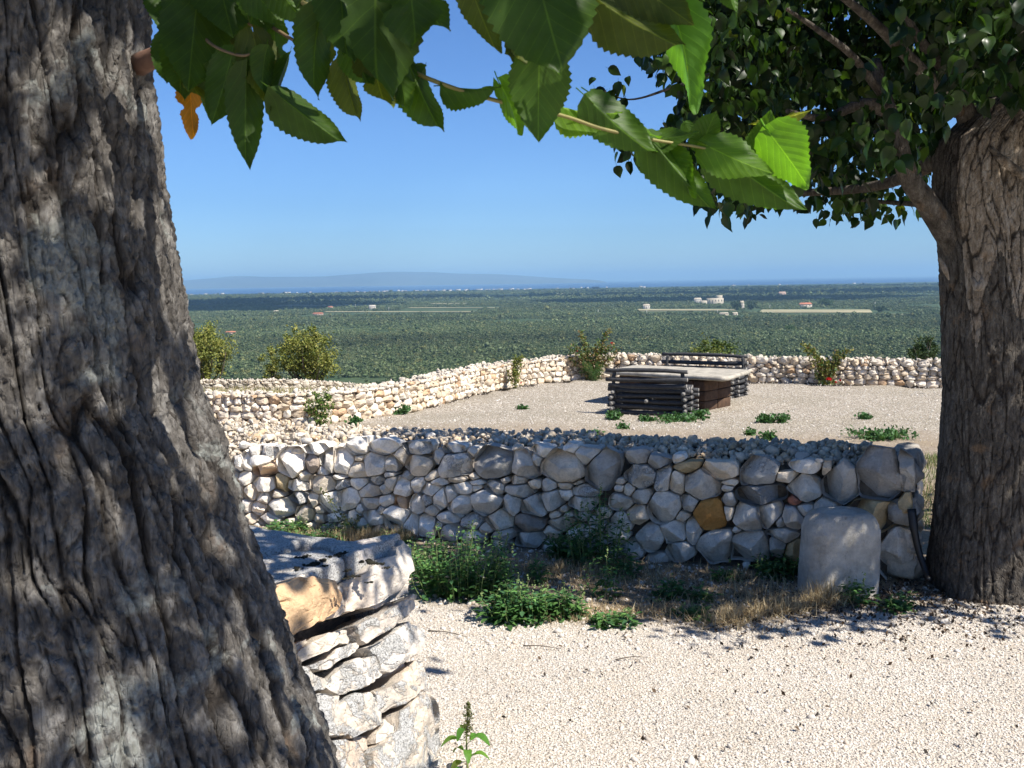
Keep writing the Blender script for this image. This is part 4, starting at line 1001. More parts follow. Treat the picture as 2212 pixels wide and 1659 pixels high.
# ================================================================== objects
# stone bollard
def bollard():
    cx, cy = 1.648, 4.975; w, d, h = .366, .29, .435
    n = 64; V = []; prof = []
    for z in np.linspace(-.05, h - .105, 22): prof.append((1.03 - .05 * max(z, 0) / h, z))
    for a in np.linspace(0, np.pi / 2, 14)[1:]: prof.append((.98 - .44 * (1 - math.cos(a)), h - .105 + .09 * math.sin(a)))
    for q in np.linspace(.54, .03, 10)[1:]: prof.append((q, h - .015 + .015 * (1 - (q / .54) ** 2)))
    ang = np.arange(n) / n * 2 * np.pi
    for s, z in prof:
        e = 3.4 if z < h - .1 else 2.9
        r = (np.abs(np.cos(ang)) ** e + np.abs(np.sin(ang)) ** e) ** (-1 / e)
        V.append(np.stack([cx + r * np.cos(ang) * w / 2 * s, cy + r * np.sin(ang) * d / 2 * s, np.full(n, z)], 1))
    V.append(np.array([[cx, cy, h + .001]])); V = np.concatenate(V)
    V += (fbm(V * 7, 4, 11) * .012 + fbm(V * 28, 3, 12) * .004)[:, None] * unit([.3, -1, .2])
    V[:, 0] += .012 * V[:, 2] / h
    # a shallow knock near the upper left corner
    kd = np.linalg.norm(V - [1.50, 4.84, .35], axis=1); V[:, 1] += .012 * np.exp(-(kd / .02) ** 2); V[:, 1] += .006 * (1 - sstep(0, .12, worley(V[:, 0] * 26, V[:, 2] * 26, 3)[0])) * (fbm(V * 9, 2, 2) > .05)
    R = len(prof); F = [(r * n + k, r * n + (k + 1) % n, (r + 1) * n + (k + 1) % n, (r + 1) * n + k) for r in range(R - 1) for k in range(n)]
    F += [((R - 1) * n + k, (R - 1) * n + (k + 1) % n, len(V) - 1) for k in range(n)]
    m = Mat('smooth_pale_stone')
    c = m.mix(m.ramp(m.noise(8, 6, .7), [(.35, 0), (.65, 1)]), (.64, .60, .53), (.38, .35, .30))
    c = m.mix(m.ramp(m.noise(3.2, 4, .6, vec=m.scalev((2, 1, .35))), [(.5, 0), (.7, .5)]), c, (.30, .27, .22))
    c = m.mix(m.ramp(m.noise(34, 5, .75, vec=m.scalev((1, 1, .4))), [(.60, 0), (.68, .6)]), c, (.20, .18, .16))
    c = m.mix(m.ramp(m.voro(60), [(.05, .5), (.14, 0)]), c, (.2, .18, .16))
    m.set(c, .85, m.bump(m.math('ADD', m.noise(60, 5, .7), m.math('MULTIPLY', m.noise(220, 3, .7), .4)), 1.0, .012), spec=.25)
    tag(obj('bollard', V, F, [m.m], loc=(cx, cy, 0)), 'squat round-topped pale stone bollard standing before the right end of the near wall', 'bollard')
bollard()

# black hose standing against the wall end
mb = Mat('black_rubber'); mb.set((.012, .012, .013), .5)
pts = [on_y(1968, 1088, 5.15), on_y(1974, 1135, 5.12), on_y(1984, 1180, 5.10), on_y(1998, 1220, 5.05), on_y(2004, 1238, 5.0)]
pts = [p + np.array([-.045, -.12, 0]) for p in pts]
v, f = tube_geo(spline(pts, 20), np.concatenate([[.022] * 5, np.linspace(.018, .013, 15)]), 12)
tag(obj('hose', v, f, [mb.m], loc=pts[-1]), 'short black rubber pipe leaning on the end of the near wall by the right-hand trunk', 'pipe')

# stone picnic table
TB = [np.array(p) for p in [(1.90, 20.95), (4.12, 19.05), (4.98, 20.60), (2.75, 22.25)]]
TZ = -.30
tu = unit(TB[1] - TB[0]); tv = unit(TB[3] - TB[0])
table = thing('picnic_table', 'stone picnic table, pale rough slab on dark reddish block pedestals between two log benches', 'table', (3.4, 20.6, -1.0))
mslab = Mat('weathered_slab'); mslab.set(mslab.ramp(mslab.noise(6, 6, .65), [(.3, (.22, .20, .16)), (.55, (.40, .36, .29)), (.75, (.50, .46, .38))]), .9, mslab.bump(mslab.noise(30, 5, .7), .8, .015))
slab('table_top', table, TB, TZ, TZ - .085, mslab.m, (.5, .5, .5), bump_=.006)
TUF = [mat_plain('tufa_block', (.085, .050, .030), .95, .35, 12, .7, .01)]
def block(name, parent, c, hx, hy, z0, z1, mat, ax=tu, jit=.006):
    ay = np.array([-ax[1], ax[0]]); V = []
    for z in (z0 + .006, z1 - .006):
        for sx, sy in ((-1, -1), (1, -1), (1, 1), (-1, 1)): V.append([*(c + ax * sx * hx + ay * sy * hy), z])
    V = np.array(V) + RNG.normal(size=(8, 3)) * jit * .5
    b = obj(name, V, [(0, 1, 5, 4), (1, 2, 6, 5), (2, 3, 7, 6), (3, 0, 4, 7), (4, 5, 6, 7), (3, 2, 1, 0)], [mat], parent, smooth=False)
    bv_ = b.modifiers.new('bevel', 'BEVEL'); bv_.width = .012; bv_.segments = 2
    return b
ctr = (TB[0] + TB[1] + TB[2] + TB[3]) / 4; ty_ = np.array([-tu[1], tu[0]])
for sgn in (-1, 1):
    pc = ctr + tu * sgn * .80 - ty_ * (.18 if sgn > 0 else .05)
    ped = thing('pedestal', None, None, (pc[0], pc[1], -1.0)); del_ = ped; ped.parent = table; ped.location = (pc[0] - 3.4, pc[1] - 20.6, 0)
    for r in range(3):
        for s2 in (-1, 1):
            for s3 in (-1, 1):
                q = pc + tu * s2 * .13 + ty_ * s3 * .27
                V = []
                b = block('tufa_block', ped, q, .125, .262, -1.02 + r * .203, -1.02 + (r + 1) * .203, TUF[0])
# log benches, notched log cribs with a rail back
LOG = Mat('charred_log')
LOG.set(LOG.ramp(LOG.noise(14, 6, .7, vec=LOG.scalev((1, 1, 3))), [(.3, (.016, .016, .017)), (.6, (.05, .05, .052)), (.8, (.13, .13, .13))]), .8, LOG.bump(LOG.noise(30, 5, .7, vec=LOG.scalev((1, 1, 5))), .8, .01))
LOGT = Mat('log_end'); LOGT.set(LOGT.ramp(LOGT.voro(60), [(.2, (.16, .15, .13)), (.6, (.28, .26, .23))]), .9)
def log_geo(a, b, r, seed):
    a, b = np.array(a, float), np.array(b, float); t = np.linspace(0, 1, 12)[:, None]
    ax = unit(b - a); side = unit(np.cross(ax, UP)) if abs(ax[2]) < .9 else np.array([1., 0, 0])
    pth = a + (b - a) * t + noise(np.hstack([t * 3, t * 0 + seed, t * 0]), 5)[:, None] * r * .45 * UP + noise(np.hstack([t * 3, t * 0 + seed + 9, t * 0]), 6)[:, None] * r * .5 * side
    rad = r * (1 + .14 * noise(np.hstack([t * 5, t * 0 + seed * 3.3, t * 0]), 7))
    v, f = tube_geo(pth, rad, 10); return v, f
def add_log(parent, a, b, r, seed, name='log'):
    v, f = log_geo(a, b, r, seed); c = (np.array(a) + np.array(b)) / 2
    mi = np.zeros(len(f), int); mi[-2:] = 1
    sm = obj(name, v, f, [LOG.m, LOGT.m], parent, loc=c, mat_index=mi)
    return sm
def bench(A, ux, L, D, label, zb=-1.0, back_side=-1):
    """A: outer corner at the back rest's left end, ux: along the bench, D towards the table"""
    uy = np.array([-ux[1], ux[0]]) * back_side * -1
    root = thing('log_bench', label, 'bench', (A[0], A[1], zb), 'charred log benches at the stone table')
    def p(x, y, z): q = A + ux * x + uy * y; return (q[0], q[1], zb + z)
    r = .039; s = 0
    # long logs and cross logs alternate, course on course
    for i in range(5):
        z = .05 + i * .105
        for y in (.05, D - .05): add_log(root, p(-.06 - RNG.uniform(0, .03), y, z), p(L + .05 + RNG.uniform(0, .04), y, z), r * RNG.uniform(.85, 1.1), s); s += 1
    for i in range(5):
        z = .0 + i * .105
        for x in (.04, L - .04): add_log(root, p(x, -.08 - RNG.uniform(0, .03), z + .01), p(x, D + .09, z + .01), r * RNG.uniform(.85, 1.1), s); s += 1
    add_log(root, p(L * .48, -.07, .30), p(L * .48, D + .05, .30), .045, s); s += 1
    for k in range(4):
        y = .13 + k * (D - .24) / 3; add_log(root, p(.02, y, .50), p(L - .02, y, .50), .045, s, 'seat_log'); s += 1
    for x in (.07, L - .09): add_log(root, p(x, .0, .30), p(x, -.02, .83), .036, s, 'post'); s += 1
    for z in (.70, .86): add_log(root, p(-.09, -.05, z), p(L + .02, -.05, z), .042 if z > .8 else .045, s, 'back_rail'); s += 1
    for z in (.56,): add_log(root, p(-.04, -.03, z), p(L + .0, -.03, z), .045, s, 'back_rail'); s += 1
    return root
bA, bB = np.array([1.92, 19.28]), np.array([3.30, 18.66])
bench(bA, unit(bB - bA), 1.50, .62, 'near log bench of stacked charred logs, its back to the viewer', back_side=-1)
fb = on_z(*[(1400 + 1108 / 2.212) * kk, (700 + 495 / 2.212) * kk], -.30)[:2]; fa = np.array([3.55, 23.15])
fB = np.array([5.22, 21.95])
ub = unit(fB - fa)
bench(fa + np.array([0, 0]), ub, 2.0, .62, 'far log bench behind the stone table, its back towards the far wall', back_side=1)

# ---- rose bushes on the far walls and small plants
ROSE = mat_leaf('rose_foliage', 'attr', False, .25, .5, (1.3, 1.4, .5))
PETAL = mat_leaf('petal', 'attr', False, .3, .6, (1.1, 1.0, .9))
def stems_plant(name, label, cat, base, sprays, leaf, ncol, parent=None, nl=60, r0=.006, group=None, spread=.06, stemcol=(.10, .12, .04), flowers=None, up=.3, asp=.6):
    t = thing(name, label, cat, base, group)
    S = Mesh(); V_, K_ = [], []
    for i, (dx, dy, h) in enumerate(sprays):
        b = np.array(base) + np.array([dx * .15, dy * .15, -.02]); tip = np.array(base) + np.array([dx, dy, h])
        m_ = b * .5 + tip * .5 + np.array([-dx * .12, -dy * .12, h * .10]) + RNG.normal(size=3) * h * .04
        pth = spline([b, m_, tip], 14)
        S.add(*tube_geo(pth, np.linspace(r0, r0 * .35, 14), 5), stemcol)
        k = RNG.random(nl) ** .75 * .92 + .08
        q = np.stack([np.interp(k, np.linspace(0, 1, 14), pth[:, a]) for a in range(3)], 1) + RNG.normal(size=(nl, 3)) * spread * (0.5 + .7 * (1 - k))[:, None]
        q[:, 2] = np.maximum(q[:, 2], base[2] + .005)
        V_.append(q); K_.append(np.full(nl, i))
    S.build('stem', [TWIGA], t)
    pts = np.concatenate(V_); kk_ = np.concatenate(K_)
    V, F = quads(pts, leaf, up=up, asp=asp, fold=.15)
    cols = np.array(ncol)[RNG.integers(0, len(ncol), len(pts))] * RNG.uniform(.75, 1.3, (len(pts), 1))
    tag(obj('foliage', V, F, [ROSE], t, colors=np.repeat(cols, 4, 0), smooth=False), kind='stuff')
    for (dx, dy, h, s, c) in (flowers or []):
        ctr = np.array(base) + np.array([dx, dy, h]); M_ = Mesh()
        for w in range(9):
            a = w * 2.4; d = np.array([math.cos(a), math.sin(a), .5 + .1 * w]); q = ctr + unit(d) * s * .35
            v, f = quads(q[None], s * .9, asp=1.0); M_.add(v, f, np.array(c) * RNG.uniform(.8, 1.1))
        M_.build('flower', [PETAL], t, smooth=False)
    return t
TWIGA = Mat('stem'); TWIGA.set(TWIGA.attr('col'), .7); TWIGA = TWIGA.m
def sprays(n, w, h, d=.5, hmin=.5):
    return [(RNG.uniform(-w, w), RNG.uniform(-w, w) * d, h * RNG.uniform(hmin, 1)) for _ in range(n)]
G1 = [(.10, .17, .03), (.07, .13, .03), (.16, .21, .05)]
G2 = [(.05, .10, .025), (.13, .16, .04), (.17, .16, .05), (.20, .13, .06)]
b = on_z(693, 918, -1.0); cr, ye, rd = (.75, .68, .40), (.8, .78, .6), (.55, .02, .02)
stems_plant('rose_bush', 'green rose bush with cream flowers against the left run of the far wall', 'rose bush', (b[0], b[1] - .15, -1.0), [(-.22, 0, .5), (.2, 0, .58), (-.1, .1, .62), (.08, -.1, .5), (.26, 0, .4), (-.25, 0, .4), (0, 0, .6), (.15, .05, .62)], .05, G1, nl=150, spread=.055, group='rose bushes along the far walls',
            flowers=[(RNG.uniform(-.25, .2), -.08 + RNG.uniform(-.1, .05), RNG.uniform(.25, .6), .04, ye) for _ in range(16)])
b = on_z(1112, 838, -1.0)
stems_plant('rose_bush', 'slender yellowish rose bush beside the bend of the left far wall', 'rose bush', (b[0], b[1] - .2, -1.0), sprays(9, .22, .85), .06, [(.17, .20, .04), (.10, .14, .03), (.22, .2, .06)], nl=75, spread=.05, group='rose bushes along the far walls', flowers=[(.15, -.1, .15, .04, rd)])
b = on_z(1278, 818, -1.0)
stems_plant('rose_bush', 'large rose bush with tall wispy shoots at the corner of the far walls', 'rose bush', (b[0], b[1] - .25, -1.0),
            [(-.30, 0, 1.28), (-.24, .1, 1.15), (.46, 0, 1.35), (.38, .1, 1.18), (-.65, 0, .85), (-.5, -.1, .9), (.7, 0, .8), (.58, -.1, .95), (.1, 0, .8), (-.1, 0, .75), (.3, 0, .85), (-.35, -.1, .7), (.55, 0, .6), (-.6, 0, .6), (.15, .1, .6), (-.2, .1, .95), (.2, 0, 1.0)], .075, G2, nl=120, r0=.011, spread=.08, group='rose bushes along the far walls',
            flowers=[(.50, -.1, .95, .06, rd), (-.4, -.1, .75, .04, (.5, .1, .08)), (.3, -.2, .5, .035, (.5, .2, .12))])
stems_plant('green_shrub', 'feathery bright green plant growing inside the large corner rose bush', 'shrub', (b[0] + .02, b[1] - .5, -1.0), sprays(24, .32, .52), .035, [(.045, .12, .03), (.07, .15, .04)], nl=70, spread=.035, asp=.25)
b = on_z(1775, 828, -1.0)
stems_plant('rose_bush', 'rose bush with yellowing tops and red blooms before the right far wall', 'rose bush', (b[0], b[1] - .25, -1.0),
            [(-.55, 0, 1.0), (-.4, 0, .9), (.5, 0, .82), (.62, 0, .85), (-.25, 0, .75), (.3, 0, .8), (.1, 0, .6), (-.1, 0, .6), (.42, .1, .65), (-.3, .1, .85), (.0, -.1, .45), (.2, -.1, .4)], .08, G2 + [(.22, .22, .04)], nl=95, r0=.010, spread=.08, group='rose bushes along the far walls',
            flowers=[(.03, -.22, .13, .10, rd), (.30, -.2, .10, .06, (.45, .02, .02)), (.2, -.2, .06, .05, rd)])
b = on_z(1036, 842, -1.0)
stems_plant('small_plant', 'tiny dark plant rooted in the face of the left far wall', 'plant', (b[0], b[1] - .15, -.9), sprays(5, .06, .32), .03, [(.05, .08, .03)], nl=16, spread=.02)
def ground_weed(px, py, w, h, label, z=-1.0, cols=((.05, .12, .035), (.07, .15, .05)), leaf=.07, n=8, nl=14, name='weed', group='low weeds on the terrace gravel', asp=.7, spread=None):
    zz = z if z != 'g' else None
    g = on_z(px, py, -1.0 if z != 0 else 0.0); d = g[1]; ww = w / 2160 * d / 2; hh = h / 2160 * d
    gz = float(terrain(g[0], g[1]))
    stems_plant(name, label, 'weed', (g[0], g[1], gz), sprays(n, ww, hh, .8, .4), leaf, cols, nl=nl, r0=.004, spread=spread or leaf * .7, group=group, asp=asp)
for a in [(860, 893, 58, 16, 'flat green weed patch at the foot of the left far wall, beyond the dusty ground', 22), (765, 918, 26, 16, 'small green weed right of the cream rose bush', 8), (1330, 905, 50, 18, 'green weed at the left foot of the near log bench', 10), (1400, 908, 40, 8, 'sparse weed under the near log bench', 8),
          (1465, 908, 110, 13, 'spreading weed along the right foot of the near log bench', 18), (1512, 903, 40, 18, 'weed growing out of the right corner of the near log bench', 9), (1655, 912, 40, 16, 'left of a pair of weeds on the gravel right of the benches', 8), (1685, 912, 40, 18, 'right of a pair of weeds on the gravel right of the benches', 8),
          (1900, 948, 150, 18, 'wide low weed patch left of the right-hand trunk', 26), (1660, 950, 36, 16, 'small weed on the dusty ground just above the near wall', 8), (1130, 885, 16, 8, 'lone tiny weed in the middle of the far gravel', 4), (1178, 955, 34, 12, 'thin grassy weed just behind the near wall top, left of centre', 6), (1285, 940, 30, 10, 'thin weed on dusty ground behind the middle of the near wall', 5),
          (1868, 905, 24, 10, 'small weed on gravel near the right trunk', 5), (1620, 940, 18, 8, 'tiny weed on dusty ground below the weed pair', 4), (1345, 925, 14, 8, 'tiny weed on dusty ground left of the bench', 4)]:
    ground_weed(*a[:5], n=a[5] * 2)

# ---- weeds between the near wall and the yard
G3 = [(.05, .12, .035), (.075, .16, .05), (.10, .20, .055), (.06, .14, .06)]
def lush(px, py, w, h, label, n, nl=26, leaf=.045, name='weed', cols=G3, group='leafy weeds before the near wall', dy=0.0, depth=.6):
    g = on_z(px, py, 0.0); g = g + np.array([0, dy, 0]); d = g[1]; ww = w / 2160 * d / 2; hh = h / 2160 * d
    base = (g[0], g[1], float(terrain(g[0], g[1])))
    t = thing(name, label, 'weed', base, group); S = Mesh(); Vl, Fl, Cl, nn = [], [], [], 0
    for i in range(n):
        dx = RNG.uniform(-1, 1) * ww; dyy = RNG.uniform(-1, 1) * ww * depth; H = hh * RNG.uniform(.55, 1.0) * (1 - .35 * (dx / ww) ** 2)
        b_ = np.array(base) + [dx * .75, dyy * .75, -.02]; tip = np.array(base) + [dx * 1.1, dyy * 1.1, H]
        pth = spline([b_, (b_ + tip) / 2 + RNG.normal(size=3) * .02, tip], 12)
        S.add(*tube_geo(pth, np.linspace(.0035, .001, 12), 4), (.14, .2, .06))
        for j in range(nl):
            k = .12 + .88 * (j + RNG.random()) / nl; p_ = np.array([np.interp(k, np.linspace(0, 1, 12), pth[:, a]) for a in range(3)])
            az = j * 2.4 + RNG.uniform(-.5, .5); L = leaf * RNG.uniform(.6, 1.25) * (1.15 - .55 * k); el = RNG.uniform(-.35, .55)
            dd = np.array([math.cos(az) * math.cos(el), math.sin(az) * math.cos(el), math.sin(el)]); sd = unit(np.cross(dd, UP)); un = np.cross(sd, dd)
            o_ = p_ + dd * L * RNG.uniform(.3, .9)
            # ovate leaf: base, two shoulder pairs, drooping tip
            pts_ = [o_, o_ + dd * L * .3 + sd * L * .27 + un * L * .05, o_ + dd * L * .62 + sd * L * .22, o_ + dd * L - un * L * .14, o_ + dd * L * .62 - sd * L * .22, o_ + dd * L * .3 - sd * L * .27 + un * L * .05, o_ + dd * L * .5 - un * L * .05]
            Vl.append(pts_); Fl += [(nn, nn + 1, nn + 6), (nn + 1, nn + 2, nn + 6), (nn + 2, nn + 3, nn + 6), (nn + 3, nn + 4, nn + 6), (nn + 4, nn + 5, nn + 6), (nn + 5, nn, nn + 6)]; nn += 7
            Cl.append(np.array(cols[RNG.integers(len(cols))]) * RNG.uniform(.75, 1.3) * (1 + .5 * (k > .9)))
        if RNG.random() < .45:      # seed head
            q = tip + np.cumsum(np.abs(RNG.normal(size=(10, 3))) * [.001, .001, .005], 0) + RNG.normal(size=(10, 3)) * .003
            for p_ in q:
                v, f = quads(p_[None], .012, asp=.9); Vl_ = v; S.add(v, f, (.16, .22, .07))
    S.build('stem', [TWIGA], t)
    Vl = np.array(Vl).reshape(-1, 3); Vl[:, 2] = np.maximum(Vl[:, 2], terrain(Vl[:, 0], Vl[:, 1]) + .004)
    tag(obj('foliage', Vl, Fl, [LEAF_WEED], t, colors=np.repeat(np.array(Cl), 7, 0), smooth=False), kind='stuff')
    return t
for a in [(1000, 1285, 210, 150, 'big leafy green weed clump left of centre at the wall foot, partly in sunlight', 64), (930, 1240, 90, 90, 'weed shoots on the left flank of the big clump, next to the stone block', 18), (1110, 1335, 150, 80, 'lower weed clump in front of the big one at the gravel edge', 42), (1210, 1330, 100, 62, 'dark low weeds right of the lower clump at the gravel edge', 20),
          (1290, 1220, 130, 175, 'dark tall weed climbing before the middle of the near wall', 26), (1215, 1205, 70, 60, 'dark weed at the foot of the wall between the two tallest weeds', 14), (1330, 1170, 110, 60, 'shaded weed sprigs hanging before the wall just right of the tallest weed', 12), (1300, 1285, 40, 110, 'single pale tall weed with drooping leaves before the dark weeds', 4),
          (1165, 1255, 40, 56, 'pale upright weed sprig behind the lower clump', 4), (1350, 1245, 50, 36, 'small leafy weed on bare soil in the middle of the shade', 5), (1700, 1240, 130, 52, 'dark leafy weeds at the wall foot left of the bollard', 24), (1855, 1305, 40, 56, 'small blue-green weed at the right foot of the bollard', 7), (1940, 1318, 56, 26, 'low weed between the bollard and the right-hand trunk', 7),
          (1570, 1250, 50, 24, 'small bright weed at the wall foot, sunlit in a gap of the shade', 6), (1330, 1345, 90, 34, 'low pale weed on the gravel edge below the bare soil', 9), (1510, 1295, 34, 26, 'lone little weed in the middle of the dry straw', 4), (1490, 1328, 40, 16, 'tiny bright green tuft at the gravel edge', 7), (1470, 1200, 60, 60, 'faint dark weed before the wall left of the orange stone', 8), (1440, 1285, 60, 40, 'dark weed in the shade right of centre', 8),
          (700, 1165, 170, 26, 'creeping green weeds behind the stone block, left', 26), (620, 1150, 90, 26, 'green weeds between the near trunk and the near wall', 14), (850, 1170, 80, 18, 'thin green weeds at the wall foot right of the straw', 9)]:
    lush(*a[:6])
stems_plant('weed', 'dry scraggly weed climbing the white stones on the left of the near wall', 'weed', tuple(on_z(762, 1160, 0) + np.array([0, 0, 0])), [(-.16, .05, .26), (-.20, .05, .30), (-.08, .0, .16), (.04, 0, .14)], .025, [(.12, .14, .06), (.20, .19, .10)], nl=26, spread=.015, r0=.003)
# amaranth in the near gravel
def amaranth(px, py, ptop, label, lean=0, s=1.0, spike=True):
    g = on_z(px, py, 0.0); h = on_y(px, ptop, g[1])[2]; base = (g[0], g[1], 0.0)
    t = thing('amaranth', label, 'weed', base); tip = np.array(base) + [lean, .01, h]
    pth = spline([base, np.array(base) * .5 + tip * .5 + [-.006, 0, 0], tip], 16)
    v, f = tube_geo(pth, np.linspace(.0042, .0015, 16) * s, 7); obj('stem', v, f, [mat_plain('amaranth_stem', (.18, .20, .07), .6, .2, 60, .2, .001)], t)
    if spike:
        q = []; 
        for j in range(420):
            k = RNG.random(); p_ = tip * (1 - k) + (np.array(base) + [lean * .45, 0, h * .62]) * k; q.append(p_ + RNG.normal(size=3) * (.0022 + .0055 * min(k * 2.2, 1)) * s)
        V, F = quads(np.array(q), .0075 * s, up=.8, asp=.7)
        obj('seed_spike', V, F, [LEAF_WEED], t, colors=np.repeat(np.array([(.10, .11, .03), (.16, .15, .05), (.07, .09, .03)])[RNG.integers(0, 3, len(q))], 4, 0), smooth=False)['kind'] = 'stuff'
    for j in range(13):
        k = .06 + .62 * j / 12; p_ = np.array([np.interp(k, np.linspace(0, 1, 16), pth[:, a]) for a in range(3)]); az = j * 2.4 + .6; L = .055 * s * RNG.uniform(.7, 1.2)
        dd = unit([math.cos(az), math.sin(az), .25]); sd = unit(np.cross(dd, UP)); rows = 9; V = []; 
        for r in range(rows):
            q = r / (rows - 1); c = p_ + dd * (L * .35 + L * q) + UP * (.012 * s * math.sin(q * 1.5) - .045 * s * q * q); w = L * .26 * math.sin(math.pi * min(1, q * .9 + .06)) ** .8
            V += [c + sd * w + UP * w * .3, c, c - sd * w + UP * w * .3]
        F = [(3 * r + c, 3 * r + c + 1, 3 * r + c + 4, 3 * r + c + 3) for r in range(rows - 1) for c in range(2)]
        n0 = len(V); v2, f2 = tube_geo([p_, p_ + dd * L * .37], [.0012, .001], 4); V = np.vstack([V, v2]); F = F + [tuple(i + n0 for i in q) for q in f2]
        obj('leaf', V, F, [LEAF_HERO], t, color=(.055 * RNG.uniform(.8, 1.3), .125 * RNG.uniform(.8, 1.2), .03))
amaranth(1012, 1690, 1520, 'upright green amaranth weed with a dark seed spike growing in the near gravel', .004)

# ---- dry grass, straw and debris
def blades(name, pts, hts, width, cols, label=None, parent=None, lean=.5):
    n = len(pts); az = RNG.random(n) * 6.28; ln = np.abs(RNG.normal(size=n)) * lean
    d = np.stack([np.cos(az) * ln, np.sin(az) * ln, np.ones(n)], 1); d /= np.linalg.norm(d, axis=1)[:, None]
    az2 = RNG.random(n) * 6.28; s = np.stack([np.cos(az2), np.sin(az2), az2 * 0], 1) * width
    H = np.asarray(hts)[:, None]; bend = np.stack([np.cos(az), np.sin(az), -.3 + az * 0], 1) * H * .25 * np.minimum(ln, 1.5)[:, None]
    a, b_, c, e, f_ = pts - s, pts + s, pts + d * H * .55 + s * .8, pts + d * H * .55 - s * .8, pts + d * H + bend
    V = np.stack([a, b_, c, e, f_], 1).reshape(-1, 3); i = np.arange(n)[:, None] * 5
    F = [tuple(q) for q in (i + [0, 1, 2, 3])] + [tuple(q) for q in (i + [3, 2, 4])]
    C = np.repeat(np.array(cols)[RNG.integers(0, len(cols), n)] * RNG.uniform(.75, 1.2, (n, 1)), 5, 0)
    o = obj(name, V, F, [STRAW], parent, colors=C, smooth=False); return tag(o, kind='stuff')
SC_ = [(.48, .38, .22), (.58, .48, .30), (.38, .29, .16), (.30, .22, .12)]
def straw_zone(name, regions, cols=SC_, lean=1.6, width=.0016):
    P_, H_ = [], []
    for (px, py, w, h, n, ht) in regions:
        g = on_z(px, py, 0.0); e = on_z(px, py - h / 2, 0.0); ry = abs(e[1] - g[1]); rx = w / 2160 * g[1] / 2
        q = RNG.normal(size=(n, 2)) * .5 * [rx, ry] + g[:2]; P_.append(np.column_stack([q, terrain(q[:, 0], q[:, 1])])); H_.append(ht * RNG.uniform(.4, 1.2, n))
    return blades(name, np.concatenate(P_), np.concatenate(H_), width, cols, lean=lean)
straw_zone('dry_grass', [(1640, 1290, 260, 60, 700, .08), (1560, 1345, 200, 34, 500, .08), (1620, 1330, 160, 20, 500, .09), (1700, 1320, 120, 26, 500, .08), (1450, 1250, 500, 70, 1600, .06), (1250, 1240, 380, 90, 1500, .06), (1400, 1320, 340, 40, 900, .06), (980, 1210, 120, 50, 500, .07), (1780, 1310, 120, 16, 500, .12), (880, 1205, 60, 40, 200, .06), (1870, 1250, 120, 60, 300, .05), (950, 1270, 80, 50, 200, .05), (1220, 1330, 260, 40, 500, .05)])
straw_zone('dry_grass_tufts', [(790, 1168, 200, 14, 900, .09), (860, 1172, 60, 10, 300, .10), (880, 1150, 40, 10, 200, .10), (640, 1160, 160, 20, 300, .06), (1765, 1300, 30, 10, 60, .14), (1795, 1302, 26, 8, 60, .13), (1600, 1250, 60, 12, 120, .07), (1160, 1235, 260, 20, 500, .07), (1290, 1230, 200, 20, 300, .07)], lean=.55, width=.0018)
straw_zone('green_grass', [(2022, 1060, 30, 60, 1, .05)], cols=[(.07, .12, .03)], lean=.4)
# green grass behind the wall end, between it and the right-hand trunk
q = RNG.uniform([2.6, 6.2], [4.4, 9.5], (7000, 2)); q = q[np.abs(q[:, 0] / q[:, 1] - .43) < .06]
blades('green_grass', np.column_stack([q, terrain(q[:, 0], q[:, 1])]), RNG.uniform(.03, .09, len(q)), .0025, [(.08, .13, .035), (.12, .17, .05), (.3, .27, .13)], lean=.6)
# dry field grass beyond the left wall
q = RNG.uniform([-17, 20], [4, 44], (30000, 2)); q = q[q[:, 1] > np.interp(q[:, 0], BX, BY) + .8]
hh_ = np.where(fbm(np.column_stack([q * .35, q[:, 0] * 0]), 3, 66) > .12, .38, .13)
blades('field_grass', np.column_stack([q, terrain(q[:, 0], q[:, 1])]), RNG.uniform(.5, 1.2, len(q)) * hh_, .012, [(.42, .36, .20), (.34, .30, .15), (.22, .24, .09), (.50, .44, .28)], lean=.35)
# wisps on the dusty ground behind the near wall
q = np.column_stack([RNG.uniform(-4.5, 8, 16000), RNG.uniform(13.5, 18.5, 16000)])
blades('dry_wisps', np.column_stack([q, terrain(q[:, 0], q[:, 1])]), RNG.uniform(.01, .04, len(q)), .003, [(.55, .48, .36), (.44, .38, .27), (.40, .36, .22)], lean=1.3)
# gravel: loose chips
def chips(n, x0, x1, y0, y1, s0, s1, name, tint=None, cond=None, dark=0):
    yy = y0 + (y1 - y0) * RNG.random(n) ** 1.15; xx = RNG.uniform(x0, x1, n)
    if cond is not None: k = cond(xx, yy); xx, yy = xx[k], yy[k]
    m_ = len(xx); s = RNG.gamma(3.0, 1 / 3., m_) * (s1 - s0) + s0; z = terrain(xx, yy) + s * .15
    rot = np.stack([RNG.normal(size=m_) * .5, RNG.normal(size=m_) * .5, RNG.random(m_) * 6.3], 1)
    tn = RNG.random(m_); 
    if dark: tn = np.where(RNG.random(m_) < dark, .60, tn)
    return scatter(name, np.column_stack([xx, yy, z]), rot, s, LRW, tint=tn)
GRAV = Mat('white_gravel_chip')
gt = GRAV.ramp(GRAV.attr('tint', 'INSTANCER', 'Fac'), [(0, (.52, .46, .385)), (.3, (.66, .61, .54)), (.62, (.57, .52, .455)), (.8, (.40, .36, .31)), (.9, (.56, .46, .36)), (1, (.72, .685, .62))])
gt = GRAV.mix(1.0, gt, GRAV.ramp(GRAV.noise(1.1, 5, .65), [(.3, .78), (.55, 1.0), (.75, 1.06)]), 'MULTIPLY')
GRAV.set(gt, .9, spec=.2)
LRW = [proto('gravel_chip', *loose_rock(50 + s, 1, .55), [GRAV.m], smooth=False) for s in range(5)]
